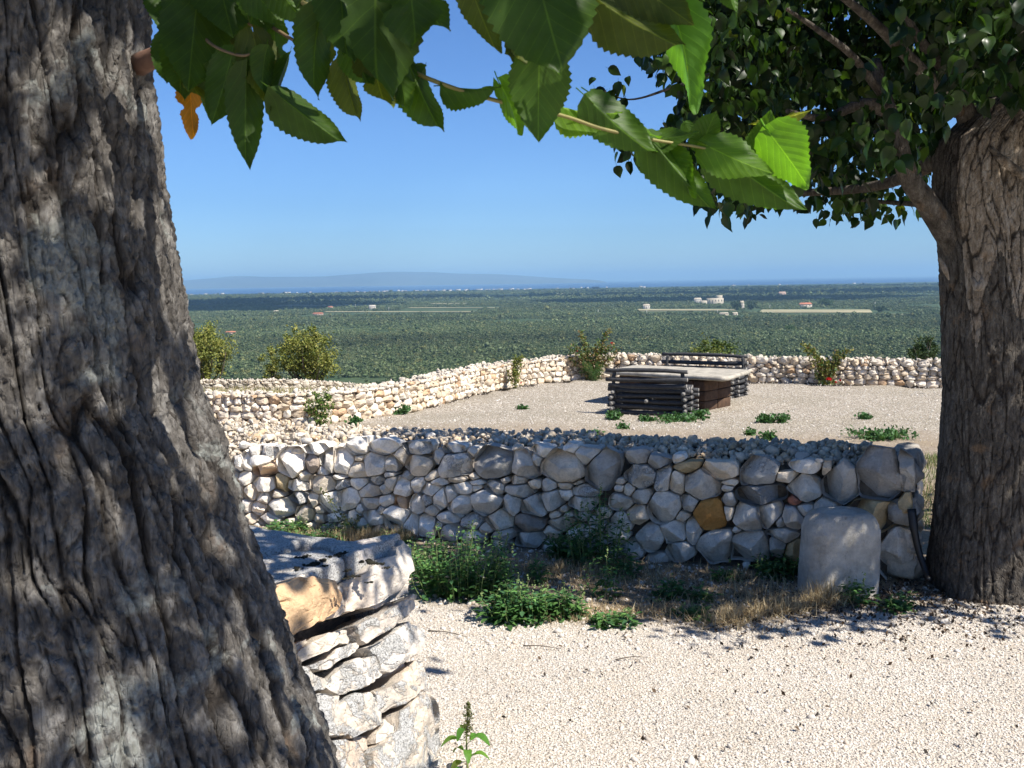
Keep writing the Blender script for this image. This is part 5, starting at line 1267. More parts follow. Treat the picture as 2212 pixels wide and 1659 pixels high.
yard = lambda x, y: (y < np.interp(x, [-3, -1, -.2, .4, 1.0, 1.6, 2.4, 4], [6.0, 5.2, 4.75, 4.45, 4.4, 4.62, 4.8, 4.9]) + .2 * RNG.normal(size=len(x))) & (np.abs(x - .0) < .62 * y + .3)
chips(120000, -1.2, 3.4, 2.4, 5.6, .0018, .0048, 'gravel', cond=yard)
chips(900, -1.2, 3.4, 2.6, 5.9, .007, .012, 'larger_gravel', cond=yard)
chips(9000, -3.0, 3.4, 4.2, 6.9, .003, .010, 'soil_pebbles', cond=lambda x, y: y < wall_front_y(x))
chips(15000, -5, 12, 15.5, 26, .006, .015, 'terrace_gravel', dark=.25, cond=lambda x, y: (y < np.interp(x, BX, BY) - .1) & (RNG.random(len(x)) < .25 + .75 * (y > 17.2)))
# fallen leaves and bark litter under the right-hand tree
q = np.vstack([RNG.normal(size=(1500, 2)) * [.6, .25] + [1.85, 4.68], RNG.normal(size=(260, 2)) * [1.2, .7] + [1.2, 4.2], RNG.normal(size=(300, 2)) * [.3, .25] + [2.0, 4.95]])
V, F = quads(np.column_stack([q, terrain(q[:, 0], q[:, 1]) + .012]), .022, up=0, asp=.6)
tag(obj('leaf_litter', V, F, [STRAW], colors=np.repeat(np.array([(.07, .05, .035), (.12, .08, .05), (.04, .032, .025)])[RNG.integers(0, 3, len(q))], 4, 0), smooth=False), kind='stuff')
for (xa, ya, xb, yb) in [(925, 1362, 1010, 1376), (1130, 1395, 1210, 1402), (1330, 1425, 1400, 1420), (1520, 1360, 1640, 1330)]:
    a_, b_ = on_z(xa, ya, .008), on_z(xb, yb, .008); v, f = tube_geo(spline([a_, (a_ + b_) / 2 + [0, .01, .004], b_], 8), [.003, .003, .0025, .002, .002, .002, .0015, .001], 5)
    tag(obj('twig', v, f, [WOOD], loc=a_), {925: 'thin reddish twig on the gravel right of the stone block', 1130: 'short dry twig on the gravel below the lower weed clump', 1330: 'thin twig lying alone in the middle of the gravel', 1520: 'long straw-coloured stalk at the gravel edge below the straw'}[xa], 'twig', 'twigs lying on the gravel')

# ================================================================== the two mulberry trees
def bark_material(name, dark, mid, light, lich=.0, tint=(.30, .20, .12)):
    m = Mat(name); h = m.attr('furrow', out='Fac')
    c = m.ramp(m.noise(38, 6, .72, vec=m.scalev((1, 1, .35))), [(.3, dark), (.5, mid), (.72, light)])
    c = m.mix(m.ramp(h, [(.10, .90), (.75, 0)]), c, (.030, .024, .019))
    c = m.mix(m.ramp(m.noise(9, 4, .6), [(.60, 0), (.72, .5)]), c, tint)
    if lich: 
        k = m.ramp(m.noise(6, 5, .62, dist=.5), [(.60 - lich, 0), (.66 - lich, 1)])
        s = m.ramp(m.noise(90, 5, .7), [(.38, .35), (.6, 1)])
        c = m.mix(m.math('MULTIPLY', k, s), c, (.30, .31, .28))
    n_ = m.bump(m.math('ADD', m.noise(55, 7, .78, vec=m.scalev((1, 1, .45))), m.math('MULTIPLY', m.ramp(m.voro(60, 'DISTANCE_TO_EDGE', vec=m.scalev((1, 1, .35))), [(0, 0), (.12, 1)]), .35)), 1.0, .009)
    return m.set(c, .92, n_, spec=.2)
BARK1 = bark_material('mulberry_bark', (.045, .040, .035), (.130, .118, .104), (.30, .285, .26), .03, (.22, .15, .10))
BARK2 = bark_material('old_mulberry_bark', (.045, .037, .030), (.100, .086, .070), (.20, .18, .15), 0.0, (.24, .15, .08))
DEAD = bark_material('weathered_dead_wood', (.13, .10, .07), (.27, .22, .165), (.46, .42, .36), 0)

def trunk(name, parent, axis_fn, rad_fn, z0, z1, nu, nv, mats, depth, us=9.0, vs=2.0, seed=0, mat_fn=None, twist=.6, crack=0):
    z = np.linspace(z0, z1, nv); a = np.arange(nu) / nu * 2 * np.pi
    A, Z = np.meshgrid(a, z); cx, cy = axis_fn(Z); R = rad_fn(A, Z)
    sc = us / (2 * np.pi)
    q = np.stack([np.cos(A) * sc, np.sin(A) * sc, Z * vs], -1)
    q3 = np.stack([np.cos(A) * 2.2, np.sin(A) * 2.2, Z * 1.4], -1)
    wa = fbm(q3 * 1.3, 4, seed + 1); wb = fbm(q3 * 1.1 + 5, 3, seed + 2)
    per = int(us); U = A / (2 * np.pi) * per; VV = Z * vs
    d1, c1 = worley(U + 1.25 * wa + twist * .0, VV * .40 + .7 * wb, seed + 3, per)
    d2, c2 = worley(U * 2 + 2.3 * wa + .4 * wb + 40, VV * 1.15 + 1.2 * wb, seed + 4, per * 2)
    d3, c3 = worley(U * 5 + 7 * wa + 11, VV * 3.6 + 2 * wa, seed + 5, per * 5)
    n1_ = np.abs(noise(q * [1, 1, .55] + (wa * 1.2)[..., None], seed + 6))
    f1, f2, f3 = sstep(0, .19, d1), sstep(0, .15, d2), sstep(0, .16, d3); f4 = sstep(0, .10, n1_)
    plate = fbm(q * [.8, .8, .5], 3, seed + 12)
    rough = fbm(q * 5, 4, seed + 15); flake = (c2 - .5) * .30 + (c3 - .5) * .14
    disp = depth * (-.60 * (1 - f1) ** 1.3 - .24 * (1 - f2) - .12 * (1 - f3) - .35 * (1 - f4) + .20 * plate + .7 * flake * f1 + .30 * rough + .26 * fbm(q * 13, 4, seed + 18) - .16 * (1 - sstep(0, .16, np.abs(noise(q * [4, 4, 1.6], seed + 21)))))
    furrow = np.clip(1 - .85 * (1 - f1) ** 1.2 - .55 * (1 - f2) ** 1.4 - .22 * (1 - f3) - .4 * (1 - f4) + .12 * rough, 0, 1)
    R = R + disp
    V = np.stack([cx + R * np.cos(A), cy + R * np.sin(A), Z], -1).reshape(-1, 3)
    i = np.arange(nv - 1)[:, None] * nu; k = np.arange(nu)[None]
    F = np.stack([i + k, i + (k + 1) % nu, i + nu + (k + 1) % nu, i + nu + k], -1).reshape(-1, 4)
    mi = None
    if mat_fn is not None:
        zc = Z[:-1].ravel(); ac = A[:-1].ravel(); mi = mat_fn(ac, zc)
    return obj(name, V, F, mats, parent, attrs={'furrow': furrow.ravel()}, mat_index=mi)
def limb_obj(name, parent, pts, radii, mat, n=22, seed=0, amp=.12, nu=16, cap=True):
    p = spline(pts, n); r = np.interp(np.linspace(0, 1, n), np.linspace(0, 1, len(radii)), radii)
    V, F = tube_geo(p, r, nu, cap)
    c = np.repeat(p, nu, 0)[:len(V)]; d = V - c; q = V * [9, 9, 5]
    V = c + d * (1 + amp * fbm(q, 3, seed) - amp * .8 * (1 - np.clip(np.abs(noise(q * [1.6, 1.6, .7], seed + 3)) / .2, 0, 1)))[:, None]
    fr = np.clip(np.abs(noise(q * [1.6, 1.6, .7], seed + 3)) / .25 + .1, 0, 1)
    return obj(name, V, F, [mat], parent, attrs={'furrow': fr})

# ---- near tree (left)
LT = thing('mulberry_tree', 'near mulberry tree, thick furrowed grey trunk filling the left edge with a leafy branch overhead', 'tree', (-.95, 1.78, 0.0))
zl = np.array([-.05, .3, .735, .95, 1.10, 1.25, 1.40, 1.60, 1.80, 2.1, 2.5, 2.9])
edge_y = [1640, 1460, 1300, 1150, 990, 870, 700, 560, 400, 250, 150, 0]; edge_x = [706, 640, 590, 530, 497, 440, 411, 385, 361, 346, 333, 322]
TY = 1.80
ez = np.array([on_y(x, y, TY - .05)[2] for x, y in zip(edge_x, edge_y)]); ex = np.array([on_y(x, y, TY - .05)[0] for x, y in zip(edge_x, edge_y)])
def l_r0(Z): return np.interp(Z, [-.1, .3, .7, 1.0, 1.4, 2.1, 2.6], [.62, .50, .415, .365, .325, .30, .30])
def l_ex(Z): return np.interp(Z, np.concatenate([[-.1, .35], ez, [2.4, 3.0]]), np.concatenate([[ex[0] + .20, ex[0] + .10], ex, [ex[-1], ex[-1] - .02]]))
def l_axis(Z):
    k = l_ex(Z) / (TY - .05); return k * TY - (l_r0(Z) + .002) * np.sqrt(1 + k * k), TY + 0 * Z
def l_rad(A, Z):
    q = np.stack([np.cos(A) * 1.6, np.sin(A) * 1.6, Z * .8], -1)
    flare = sstep(1.4, 0, Z)
    return l_r0(Z) * (1 + .07 * fbm(q, 3, 201) * (1 - .7 * np.exp(-((A) / .5) ** 2)) + flare * .09 * np.cos(3 * A + 1.2) * ((A > 1.3) & (A < 4.9)))
trunk('trunk', LT, l_axis, l_rad, -.05, 2.75, 620, 820, [BARK1], .027, us=36, vs=5.6, seed=210)
ltop = np.array([l_axis(np.array(2.7))[0], TY, 2.7]).astype(float)
for (d, L, s) in [((.8, -.3, .75), 1.9, 1), ((-.7, -.5, .7), 1.7, 2), ((-.5, .8, .8), 1.8, 3), ((.5, .75, .95), 1.6, 4), ((.1, -1, .6), 1.6, 5)]:
    d = unit(d); limb_obj('limb', LT, [ltop - d * .12 - [0, 0, .15], ltop + d * .5, ltop + d * L * .7 + [0, 0, .1], ltop + d * L + [0, 0, .25]], [.19, .12, .07, .03], BARK1, seed=s)
# broken-off knot on the trunk by the branch foot
DB = 1.55
bro = [on_y(300, 140, 1.78), on_y(400, 95, 1.70), on_y(500, 55, 1.62), on_y(600, 25, 1.55), on_y(700, -4, 1.5), on_y(820, -60, 1.45), on_y(960, -110, 1.4)]
limb_obj('branch', LT, bro, [.020, .014, .012, .010, .009, .008, .006], mat_plain('young_branch', (.15, .085, .06), .7, .3, 40, .4, .002), n=34, seed=9, amp=.05, nu=10)
YB = mat_plain('young_twig', (.24, .21, .07), .55, .2, 60, .3, .001); BB = mat_plain('brown_twig', (.16, .11, .06), .7, .25, 50, .3, .001)
def twig(pts, r, mat, n=24):
    P_ = [on_y(x, y, Y) for x, y, Y in pts]; v, f = tube_geo(spline(P_, n), np.linspace(r[0], r[1], n) * (1 + .0), 8); obj('twig', v, f, [mat], LT)
twig([(560, -40, 1.45), (700, 30, 1.38), (800, 90, 1.34), (880, 148, 1.32), (968, 186, 1.30), (1075, 218, 1.30), (1215, 250, 1.30), (1300, 278, 1.30), (1410, 302, 1.31), (1500, 316, 1.32), (1562, 330, 1.33)], (.0036, .0016), YB, 60)
twig([(480, 100, 1.6), (540, 78, 1.55), (590, 45, 1.5), (640, 20, 1.48)], (.004, .002), BB)
twig([(590, 60, 1.5), (640, 90, 1.45), (700, 118, 1.4), (735, 150, 1.4)], (.003, .0015), BB)
twig([(1285, -30, 1.2), (1300, 10, 1.2), (1325, 20, 1.2), (1400, 30, 1.2)], (.002, .0015), YB)
twig([(1090, -60, 1.2), (1120, 20, 1.22), (1130, 100, 1.24)], (.0022, .0012), YB)
twig([(420, 30, 1.6), (450, 90, 1.5), (520, 120, 1.45), (560, 105, 1.45)], (.003, .0015), BB)

def leaf_mesh(name, seed, curl=.25, fold=.35, nt=30, nc=10, serr=.045, lobe=0.0, width=1.0):
    """mulberry leaf, length 1 along +Y, upper side +Z: heart-shaped base, drawn-out tip, toothed edge, folded on the midrib"""
    r = np.random.default_rng(seed); t = np.linspace(0, 1, nt); V, UV = [], []
    asym = r.uniform(-.08, .08); ph = r.uniform(0, 6); bend = r.uniform(-.16, .16)
    for i, q in enumerate(t):
        hw = .45 * width * (np.sin(np.pi * q ** .62) ** .68) * (1 - .30 * q ** 3) * (1 - .35 * sstep(.8, 1, q)) if 0 < q < 1 else 0
        if lobe: hw *= 1 - lobe * np.exp(-((q - .45) / .07) ** 2)
        tooth = 1 + serr * (1 if i % 2 else -1) * (1 if 1 < i < nt - 1 else 0)
        for c in np.linspace(-1, 1, 2 * nc + 1):
            ac = abs(c); w = hw * (1 + asym * np.sign(c)) * (tooth if ac > .93 else 1)
            x = c * w + bend * q * q; y = q - .16 * ac ** 1.6 * (1 - q) ** 2.5 * 1.0
            vein = np.cos((q - .42 * ac) * 7 * 2 * np.pi)
            z = fold * abs(x) * (1 - .35 * ac) - curl * q * q + .006 * vein * ac * (1 - ac * .6) + .034 * np.sin(11 * q + ph + c * 2) * ac ** 2 + .05 * np.sin(4.5 * q + ph) * c
            V.append((x, y, z)); UV.append((x / .45, q))
    K = 2 * nc + 1; F = [(i * K + k, i * K + k + 1, (i + 1) * K + k + 1, (i + 1) * K + k) for i in range(nt - 1) for k in range(K - 1)]
    # petiole
    v, f = tube_geo([(0, -.28, .05), (0, -.12, .01), (0, .02, 0)], [.012, .011, .012], 5); n0 = len(V)
    V += [tuple(p) for p in v]; UV += [(0, 0)] * len(v); F += [tuple(i + n0 for i in q) for q in f]
    return mesh_from(name, V, F, [LEAF_HERO], uvs=UV)
LM = {'flat': leaf_mesh('leaf', 1, .10, .12), 'curl': leaf_mesh('leaf', 2, .32, .40), 'fold': leaf_mesh('leaf', 3, .20, .95), 'lobed': leaf_mesh('leaf', 4, .22, .30, lobe=.35), 'wide': leaf_mesh('leaf', 5, .18, .22, width=1.22), 'round': leaf_mesh('leaf', 6, .06, .15, width=1.3), 'narrow': leaf_mesh('leaf', 7, .25, .5, width=.75), 'lobe2': leaf_mesh('leaf', 8, .15, .25, lobe=.5, width=1.1)}
LX = {k: float(np.ptp([v.co[0] for v in m_.vertices])) * .97 for k, m_ in LM.items()}
def hero(x0, y0, x1, y1, Y, wpx, kind, color, roll=0.0, dY=0.0, label=None, face=-1):
    """leaf from its foot (x0,y0) to its tip (x1,y1); roll turns it about its midrib, dY brings the tip farther"""
    a, b = on_y(x0, y0, Y), on_y(x1, y1, Y + dY); ax = b - a; L = np.linalg.norm(ax); ax /= L
    view = unit((a + b) / 2 - EYE); side = unit(np.cross(ax, view)); nz = np.cross(side, ax)
    c_, s_ = math.cos(roll), math.sin(roll); sx = side * c_ + nz * s_; zz = np.cross(sx, ax)
    if face < 0: pass
    else: sx, zz = -sx, -zz
    wid = wpx / 2160 * Y / L / LX[kind]
    M_ = Matrix(((sx[0], ax[0], zz[0], 0), (sx[1], ax[1], zz[1], 0), (sx[2], ax[2], zz[2], 0), (0, 0, 0, 1)))
    o = bpy.data.objects.new('leaf', LM[kind]); off = np.array(LT.location)
    o.matrix_world = Matrix.Translation(Vector(a - off)) @ M_ @ Matrix.Diagonal((L * wid, L, L, 1)); COL.objects.link(o); o.parent = LT
    o.color = (*color, 1)
    if label: o['label'] = label
    return o
DG, MG, BG, LG, BR = (.042, .082, .013), (.060, .118, .017), (.10, .20, .02), (.13, .24, .025), (.075, .095, .017)
for L_ in [
    (1150, -90, 1215, 165, 1.15, 255, 'round', DG, .25), (1165, 130, 1160, 303, 1.22, 135, 'wide', MG, .1), (1013, -40, 1068, 122, 1.25, 78, 'narrow', BR, .2), (1118, -20, 1108, 192, 1.26, 66, 'lobed', BR, .5),
    (1128, 95, 1090, 118, 1.27, 40, 'round', BR, 0), (815, -110, 800, 215, 1.25, 215, 'lobed', DG, .2), (880, -70, 905, 112, 1.22, 160, 'lobe2', DG, -.2), (895, -40, 955, 82, 1.3, 90, 'lobed', DG, .3),
    (692, 30, 655, 205, 1.35, 95, 'curl', DG, .5), (742, 140, 768, 270, 1.36, 66, 'fold', BR, .3), (800, 110, 832, 248, 1.32, 100, 'lobed', BR, .1), (855, 130, 893, 255, 1.31, 70, 'curl', MG, -.3),
    (885, 140, 946, 297, 1.30, 92, 'fold', MG, .35), (602, 205, 742, 320, 1.42, 90, 'fold', DG, .25), (532, 160, 525, 362, 1.45, 84, 'curl', DG, .1), (500, 120, 462, 272, 1.48, 92, 'wide', DG, -.2),
    (548, 80, 585, 248, 1.46, 96, 'wide', BR, .3), (425, 10, 402, 205, 1.5, 150, 'wide', DG, .1), (412, 185, 412, 304, 1.55, 60, 'lobe2', (.42, .17, .02), .4), (590, 50, 602, 172, 1.5, 66, 'lobe2', MG, .1),
    (968, 186, 1080, 205, 1.30, 78, 'fold', MG, 1.0), (1082, 185, 1150, 300, 1.29, 80, 'curl', BG, -.6), (1215, 232, 1340, 262, 1.31, 95, 'fold', LG, .9), (1280, 222, 1398, 342, 1.30, 100, 'curl', MG, .3), (1290, 215, 1400, 330, 1.33, 60, 'curl', BG, .9),
    (1410, 300, 1512, 300, 1.33, 84, 'wide', MG, .9), (1408, 304, 1538, 464, 1.31, 96, 'fold', MG, .2), (1440, 330, 1520, 430, 1.33, 70, 'curl', BG, -.5), (1515, 318, 1545, 232, 1.34, 66, 'wide', MG, -.3), (1530, 316, 1668, 388, 1.32, 104, 'wide', (.085, .165, .022), .45),
    (1556, 335, 1728, 462, 1.34, 112, 'fold', MG, .15), (1640, 345, 1668, 242, 1.36, 84, 'wide', MG, .2), (1664, 290, 1752, 404, 1.33, 138, 'round', (.13, .27, .035), -.55), (1648, 262, 1748, 250, 1.38, 34, 'fold', (.20, .22, .02), .6),
    (1452, 20, 1532, 238, 1.18, 130, 'curl', (.11, .24, .04), -.65), (1305, 10, 1470, 118, 1.17, 120, 'fold', BR, .4), (1340, -60, 1500, 60, 1.17, 120, 'wide', BR, .1), (1480, 268, 1500, 300, 1.35, 30, 'flat', MG, .2),
    (352, -35, 350, 85, 1.62, 84, 'wide', DG, .2), (410, -40, 385, 115, 1.6, 110, 'wide', DG, 0), (470, -60, 500, 90, 1.5, 150, 'wide', DG, .2), (560, -80, 545, 80, 1.5, 130, 'lobed', MG, -.2), (640, -90, 640, 60, 1.48, 130, 'wide', DG, .1), (735, -60, 740, 150, 1.32, 120, 'curl', DG, .2),
    (400, 90, 375, 220, 1.55, 90, 'curl', DG, .3), (450, 60, 440, 190, 1.56, 110, 'wide', DG, -.1), (505, 40, 480, 130, 1.57, 90, 'lobed', BR, .2), (360, 80, 352, 190, 1.62, 60, 'curl', DG, 0), (540, -30, 610, 60, 1.45, 90, 'wide', MG, .3), (680, -70, 640, 20, 1.4, 100, 'wide', DG, 0),
    (520, 150, 575, 205, 1.47, 70, 'wide', BR, .4), (600, -30, 655, 60, 1.42, 84, 'curl', MG, .4), (705, 60, 690, 150, 1.38, 60, 'lobed', BR, .2), (770, 20, 745, 130, 1.34, 78, 'wide', MG, -.3), (838, 60, 862, 160, 1.32, 70, 'fold', BG, .5), (640, -60, 700, 40, 1.4, 80, 'wide', DG, .3), (480, -30, 440, 60, 1.55, 100, 'wide', DG, .1), (395, 120, 430, 235, 1.52, 56, 'lobed', BR, .3), (575, 110, 555, 200, 1.45, 60, 'curl', MG, .5), (915, 150, 885, 205, 1.32, 44, 'curl', MG, .6), (1100, 40, 1135, 150, 1.24, 60, 'lobed', BR, -.3), (1075, -70, 1110, 40, 1.26, 70, 'wide', BR, .2), (470, 150, 445, 245, 1.5, 70, 'curl', DG, .1), (770, -80, 700, 90, 1.36, 120, 'wide', DG, .2), (870, -20, 840, 140, 1.30, 110, 'wide', DG, -.2),
    (760, 100, 800, 200, 1.33, 80, 'curl', MG, .1), (620, 130, 575, 245, 1.46, 30, 'fold', DG, .2), (1560, -60, 1585, 30, 1.3, 50, 'fold', MG, .3), (430, 140, 470, 215, 1.53, 80, 'round', DG, .2)]:
    x0, y0, x1, y1, Y, w, k, c, rl = L_
    cc = tuple(np.array(c) * RNG.uniform(.88, 1.14))
    hero(x0, y0, x1, y1, Y, w, k, cc, rl, RNG.uniform(-.03, .03), label={(.42, .17, .02): 'withered orange leaf hanging beside the trunk', (.13, .27, .035): 'glossy round leaf lit by the sun at the tip of the twig'}.get(c))
def tree_leaf(name, seed, mat):
    r = np.random.default_rng(seed); t = [0, .10, .28, .48, .68, .86, 1]; w = [0, .30, .42, .40, .27, .11, 0]; V = []
    cu, fo, tw = r.uniform(.1, .55), r.uniform(.15, .8), r.uniform(-.5, .5)
    for q, h in zip(t, w):
        z = -cu * q * q
        for c in (-1, -.55, 0, .55, 1):
            x = c * h * (1 + .08 * r.uniform(-1, 1)); zz = z + abs(c) * h * fo * (1 - .45 * abs(c)) + tw * q * x + r.uniform(-.025, .025) * (c != 0)
            V.append((x + .1 * tw * q * q, q - .14 * abs(c) ** 1.5 * (1 - q) ** 2, zz))
    F = [(5 * i + k, 5 * i + k + 1, 5 * i + k + 6, 5 * i + k + 5) for i in range(6) for k in range(4)]
    v, f = tube_geo([(0, -.35, .06), (0, 0, 0)], .012, 3, False); n0 = len(V); V += [tuple(p) for p in v]; F += [tuple(i + n0 for i in q) for q in f]
    return V, F
TL = [proto('leaf', *tree_leaf('leaf', s, LEAF_TREE), [LEAF_TREE]) for s in range(7)]
def leaf_rots(n, droop=1.0):
    az = RNG.random(n) * 6.28; pit = -RNG.uniform(.45, 1.5, n) * droop; rl = RNG.normal(size=n) * .55
    return np.stack([pit, rl, az], 1)
# leaves over the viewer's head and above the near trunk: the shade of the picture comes from them
def twig_clusters(centers, per, spread, rng=RNG):
    c = np.repeat(centers, per, 0); return c + rng.normal(size=c.shape) * spread
n = 380
th = RNG.random(n) * 6.28; rr = np.sqrt(RNG.random(n)); cen = np.stack([-.9 + 2.2 * rr * np.cos(th), 1.2 + 1.9 * rr * np.sin(th), 2.55 + RNG.random(n) * 1.5], 1)
th2 = RNG.random(64) * 6.28; r2_ = np.sqrt(RNG.random(64)); cen = np.vstack([cen, np.stack([.95 + .62 * r2_ * np.cos(th2), 2.15 + .55 * r2_ * np.sin(th2), 2.75 + RNG.random(64) * .5], 1)])
gapn = fbm(cen * [1.1, 1.1, 0], 2, 301)
cen = cen[gapn > -.16]
pts = twig_clusters(cen, 11, .15)
vis = (pts[:, 1] > -.2) & (pts[:, 2] < 1.6 + .30 * pts[:, 1] + .12 + .05)
pts = pts[~vis & (pts[:, 2] > 2.15)]
scatter('foliage', pts, leaf_rots(len(pts)), RNG.uniform(.08, .13, len(pts)), TL, LT)

# ---- right-hand tree: pollarded trunk, umbrella crown
RT = thing('mulberry_tree', 'old pollarded mulberry tree on the right with cracked bare wood and a dark leafy crown', 'tree', (2.42, 5.0, 0.0))
RY = 5.0
ry_ = [1310, 1250, 1150, 1000, 850, 700, 600, 520, 440, 360, 300, 250]; rx_ = [1994, 2002, 2012, 2026, 2034, 2031, 2028, 2022, 2010, 2014, 2024, 2045]
rz = np.array([on_y(x, y, RY)[2] for x, y in zip(rx_, ry_)])[::1]; rxw = np.array([on_y(x, y, RY)[0] for x, y in zip(rx_, ry_)])
o_ = np.argsort(rz); rz, rxw = rz[o_], rxw[o_]
def r_r0(Z): return np.interp(Z, [-.1, .1, .4, 1.0, 1.6, 2.0, 2.25, 2.4, 2.47], [.34, .30, .265, .25, .252, .252, .24, .19, .08])
def r_axis(Z):
    k = np.interp(Z, np.concatenate([[-.1], rz]), np.concatenate([[rxw[0] - .05], rxw])) / RY
    k = k + np.interp(Z, [2.25, 2.5], [0, .012]); return k * RY + r_r0(np.minimum(Z, 2.2)) * np.sqrt(1 + k * k), RY + 0 * Z
def r_rad(A, Z):
    q = np.stack([np.cos(A) * 1.5, np.sin(A) * 1.5, Z * 1.0], -1)
    return r_r0(Z) * (1 + .10 * fbm(q, 3, 401) * (1 - np.exp(-((A - np.pi) / .4) ** 2)) + .05 * np.cos(5 * A + Z) * sstep(.5, 0, Z))
def r_mat(a, z):
    q = np.stack([np.cos(a) * 2, np.sin(a) * 2, z * 1.2], -1)
    dead = (z > 1.45 + .35 * noise(q * 1.5, 77)) & (a > 3.75) & (a < 6.1)
    return dead.astype(int)
trunk('trunk', RT, r_axis, r_rad, -.08, 2.47, 340, 480, [BARK2, DEAD], .014, us=30, vs=7.0, seed=430, mat_fn=r_mat)
def at_r(x, y, Y): return on_y(x, y, Y)
limb_obj('limb', RT, [at_r(2110, 600, 5.0), at_r(2050, 510, 4.95), at_r(2003, 440, 4.88), at_r(1962, 380, 4.82), at_r(1938, 300, 4.82), at_r(1912, 210, 4.85), at_r(1890, 130, 4.9)], [.075, .062, .050, .043, .036, .024], BARK2, seed=21, n=30, amp=.10)
limb_obj('limb', RT, [at_r(1925, 240, 4.83), at_r(1860, 225, 4.8), at_r(1780, 255, 4.75), at_r(1700, 240, 4.6)], [.04, .028, .02, .01], BARK2, seed=22)
limb_obj('limb', RT, [at_r(1950, 330, 4.9), at_r(1925, 300, 5.0), at_r(1890, 285, 5.4)], [.03, .02, .01], BARK2, seed=23)
limb_obj('limb', RT, [at_r(1912, 215, 4.85), at_r(1840, 120, 4.7), at_r(1760, 60, 4.5), at_r(1700, 20, 4.3)], [.022, .017, .012, .007], BARK2, seed=24)
limb_obj('limb', RT, [at_r(2100, 280, 5.0), at_r(2060, 180, 4.9), at_r(1990, 90, 4.7), at_r(1950, 20, 4.6)], [.06, .032, .022, .012], BARK2, seed=25)
limb_obj('limb', RT, [at_r(2130, 270, 5.05), at_r(2180, 150, 5.1), at_r(2240, 20, 5.2)], [.08, .04, .02], BARK2, seed=26)
limb_obj('limb', RT, [at_r(2060, 330, 5.1), at_r(1900, 400, 5.9), at_r(1700, 420, 6.4), at_r(1560, 440, 6.8)], [.05, .03, .02, .008], BARK2, seed=27)
limb_obj('limb', RT, [at_r(2060, 420, 5.2), at_r(1990, 440, 6.0), at_r(1850, 432, 6.6)], [.04, .02, .008], BARK2, seed=28)
limb_obj('limb', RT, [at_r(2070, 240, 4.9), at_r(1900, 60, 4.3), at_r(1750, -60, 3.9)], [.035, .022, .01], BARK2, seed=29)
# bare pale scars and splinters on the trunk
def splinter(pts, r, nm='wood_splinter'): limb_obj(nm, RT, pts, r, DEAD, n=12, seed=31, amp=.3, nu=7)
splinter([at_r(2028, 555, 4.72), at_r(2040, 580, 4.70), at_r(2050, 605, 4.70)], [.006, .018, .004])
splinter([at_r(2138, 318, 4.76), at_r(2165, 345, 4.72), at_r(2212, 380, 4.7)], [.012, .022, .02], 'dead_stub')
splinter([at_r(2100, 600, 4.72), at_r(2112, 622, 4.70), at_r(2122, 600, 4.7)], [.01, .02, .008])
v, f = ico(4); v = v * [.032, .014, .065] * (1 + .2 * fbm(v * 2, 3, 5))[:, None]; sc_ = at_r(2150, 700, 4.72)
# crown: leaves gathered on twigs, thin at the fringe
def crown_right():
    cen = []
    while len(cen) < 1900:
        x, y = RNG.uniform(.1, 5.4), RNG.uniform(3.1, 7.6); z = RNG.uniform(1.85, 4.1)
        ex_, ey_ = (x - 2.75) / 2.25, (y - 5.3) / 2.15
        r2 = ex_ ** 2 + ey_ ** 2
        if r2 > 1: continue
        zb = 1.98 + .16 * fbm(np.array([x * 1.3, y * 1.3, 0.]), 2, 9) + .10 * (1 - r2)
        if y < 4.4: zb += .35 * (4.4 - y)
        zt_ = 2.5 + 1.7 * math.sqrt(max(0, 1 - r2))
        if z < zb or z > zt_: continue
        if z < 2.35 and r2 < .25 and RNG.random() < .55: continue
        cen.append((x, y, z))
    return np.array(cen)
cen = crown_right()
cen = cen[(fbm(cen * [1.4, 1.4, .7], 2, 88) > -.16) & ((cen[:, 2] > 2.55) | (fbm(cen * [2.6, 2.6, 3.2], 2, 89) > -.04))]
pts = twig_clusters(cen, 24, .10)
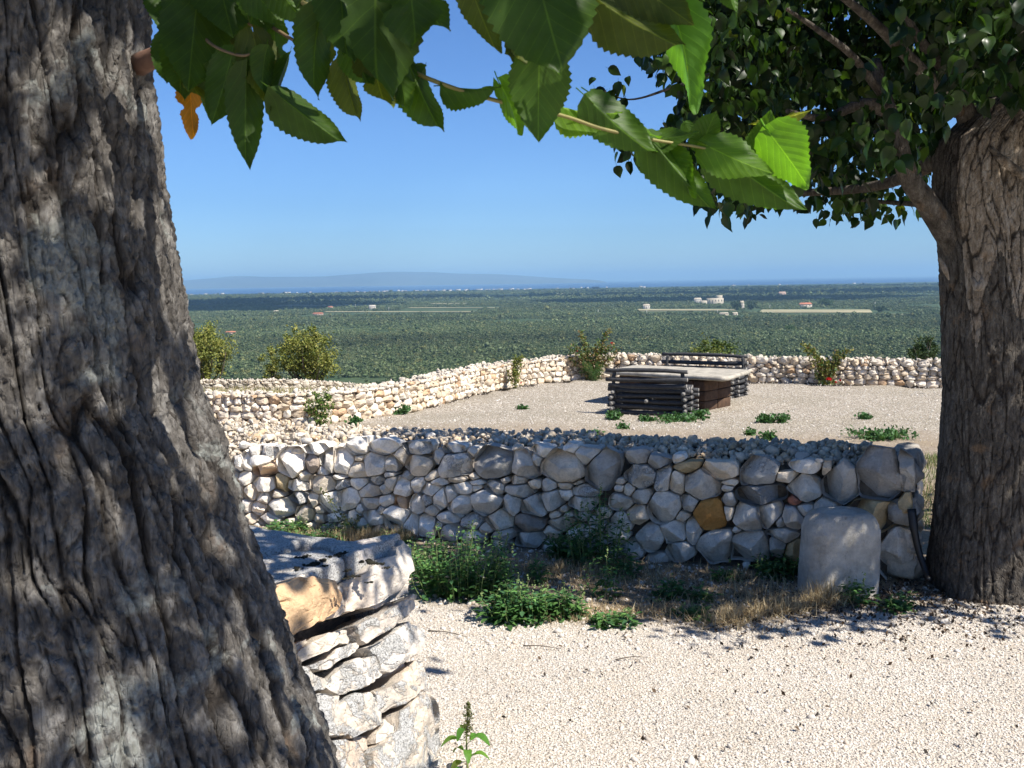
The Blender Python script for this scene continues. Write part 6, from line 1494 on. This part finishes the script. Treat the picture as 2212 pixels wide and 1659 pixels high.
# trim to the crown's outline seen in the photograph: its drooping left side ends over the wall, the rest is out of frame
def outline_ok(p):
    v = (p - EYE) @ _R; px = (512 + 1000 * v[:, 0] / -v[:, 2]) / _S; py = (384 - 1000 * v[:, 1] / -v[:, 2]) / _S
    low = np.interp(px, [1290, 1315, 1400, 1470, 1530, 1900, 1980, 2060, 2212, 2400], [20, 60, 150, 215, 470, 485, 440, 225, 215, 200])
    # lower fringe between the main mass and the sky
    low2 = np.interp(px, [1330, 1400, 1480, 1560, 1650, 1800, 1900, 1985], [320, 355, 425, 470, 462, 468, 488, 470])
    up2 = np.interp(px, [1330, 1400, 1480, 1560], [300, 300, 215, 215])
    main = py < low
    hang = (px > 1335) & (px < 1990) & (py < low2) & (py > up2)
    return (px > 1290) & (main | hang)
ok = outline_ok(pts) | (pts[:, 1] < 3.2)
pts = pts[ok & (pts[:, 2] > 1.8)]
extra = []
for (x, y, Y) in [(1300, 185, 5.6), (1290, 200, 5.6), (1330, 195, 5.6), (1345, 205, 5.6), (1360, 240, 5.6), (1350, 330, 5.9), (1380, 350, 5.9), (1405, 345, 5.9), (1325, 215, 5.6), (1370, 300, 5.9)]: extra.append(on_y(x, y, Y))
extra = twig_clusters(np.array(extra), 3, .035)
limb_obj('twig', RT, [on_y(1560, 150, 5.2), on_y(1450, 190, 5.4), on_y(1360, 215, 5.6), on_y(1290, 190, 5.6)], [.01, .008, .005, .003], BARK2, nu=6)
limb_obj('twig', RT, [on_y(1620, 330, 5.6), on_y(1500, 330, 5.8), on_y(1400, 345, 5.9), on_y(1345, 325, 5.9)], [.01, .008, .005, .003], BARK2, nu=6)
pts = np.vstack([pts, extra])
print('canopy leaves', len(pts))
rots = leaf_rots(len(pts)); scl = RNG.uniform(.042, .085, len(pts))
dist = np.linalg.norm(pts - EYE, axis=1); v = (pts - EYE) @ _R; px = 512 + 1000 * v[:, 0] / -v[:, 2]; py = 384 - 1000 * v[:, 1] / -v[:, 2]
score = scl / dist * ((px > 0) & (px < 1024) & (py > 0) & (py < 768)) * np.exp(-(dist - dist.min()) * .8); order = np.argsort(-score); single = np.zeros(len(pts), bool); single[order[:300]] = True
LMR = []
LEAF_OBJ = mat_leaf('mulberry_crown_leaf', 'object', False, .28, .34)
for s in range(7):
    LMR.append(mesh_from('leaf', *tree_leaf('leaf', s, None), [LEAF_OBJ]))
roff = np.array(RT.location)
for i in np.nonzero(single)[0]:
    t_ = RNG.random(); c = np.array([(.009, .022, .006), (.016, .036, .008), (.032, .065, .013)][int(t_ * 3)])
    o = link('leaf', LMR[i % 7], RT, loc=pts[i] - roff, rot=rots[i], scl=scl[i], color=c)
scatter('foliage', pts[~single], rots[~single], scl[~single], TL, RT)
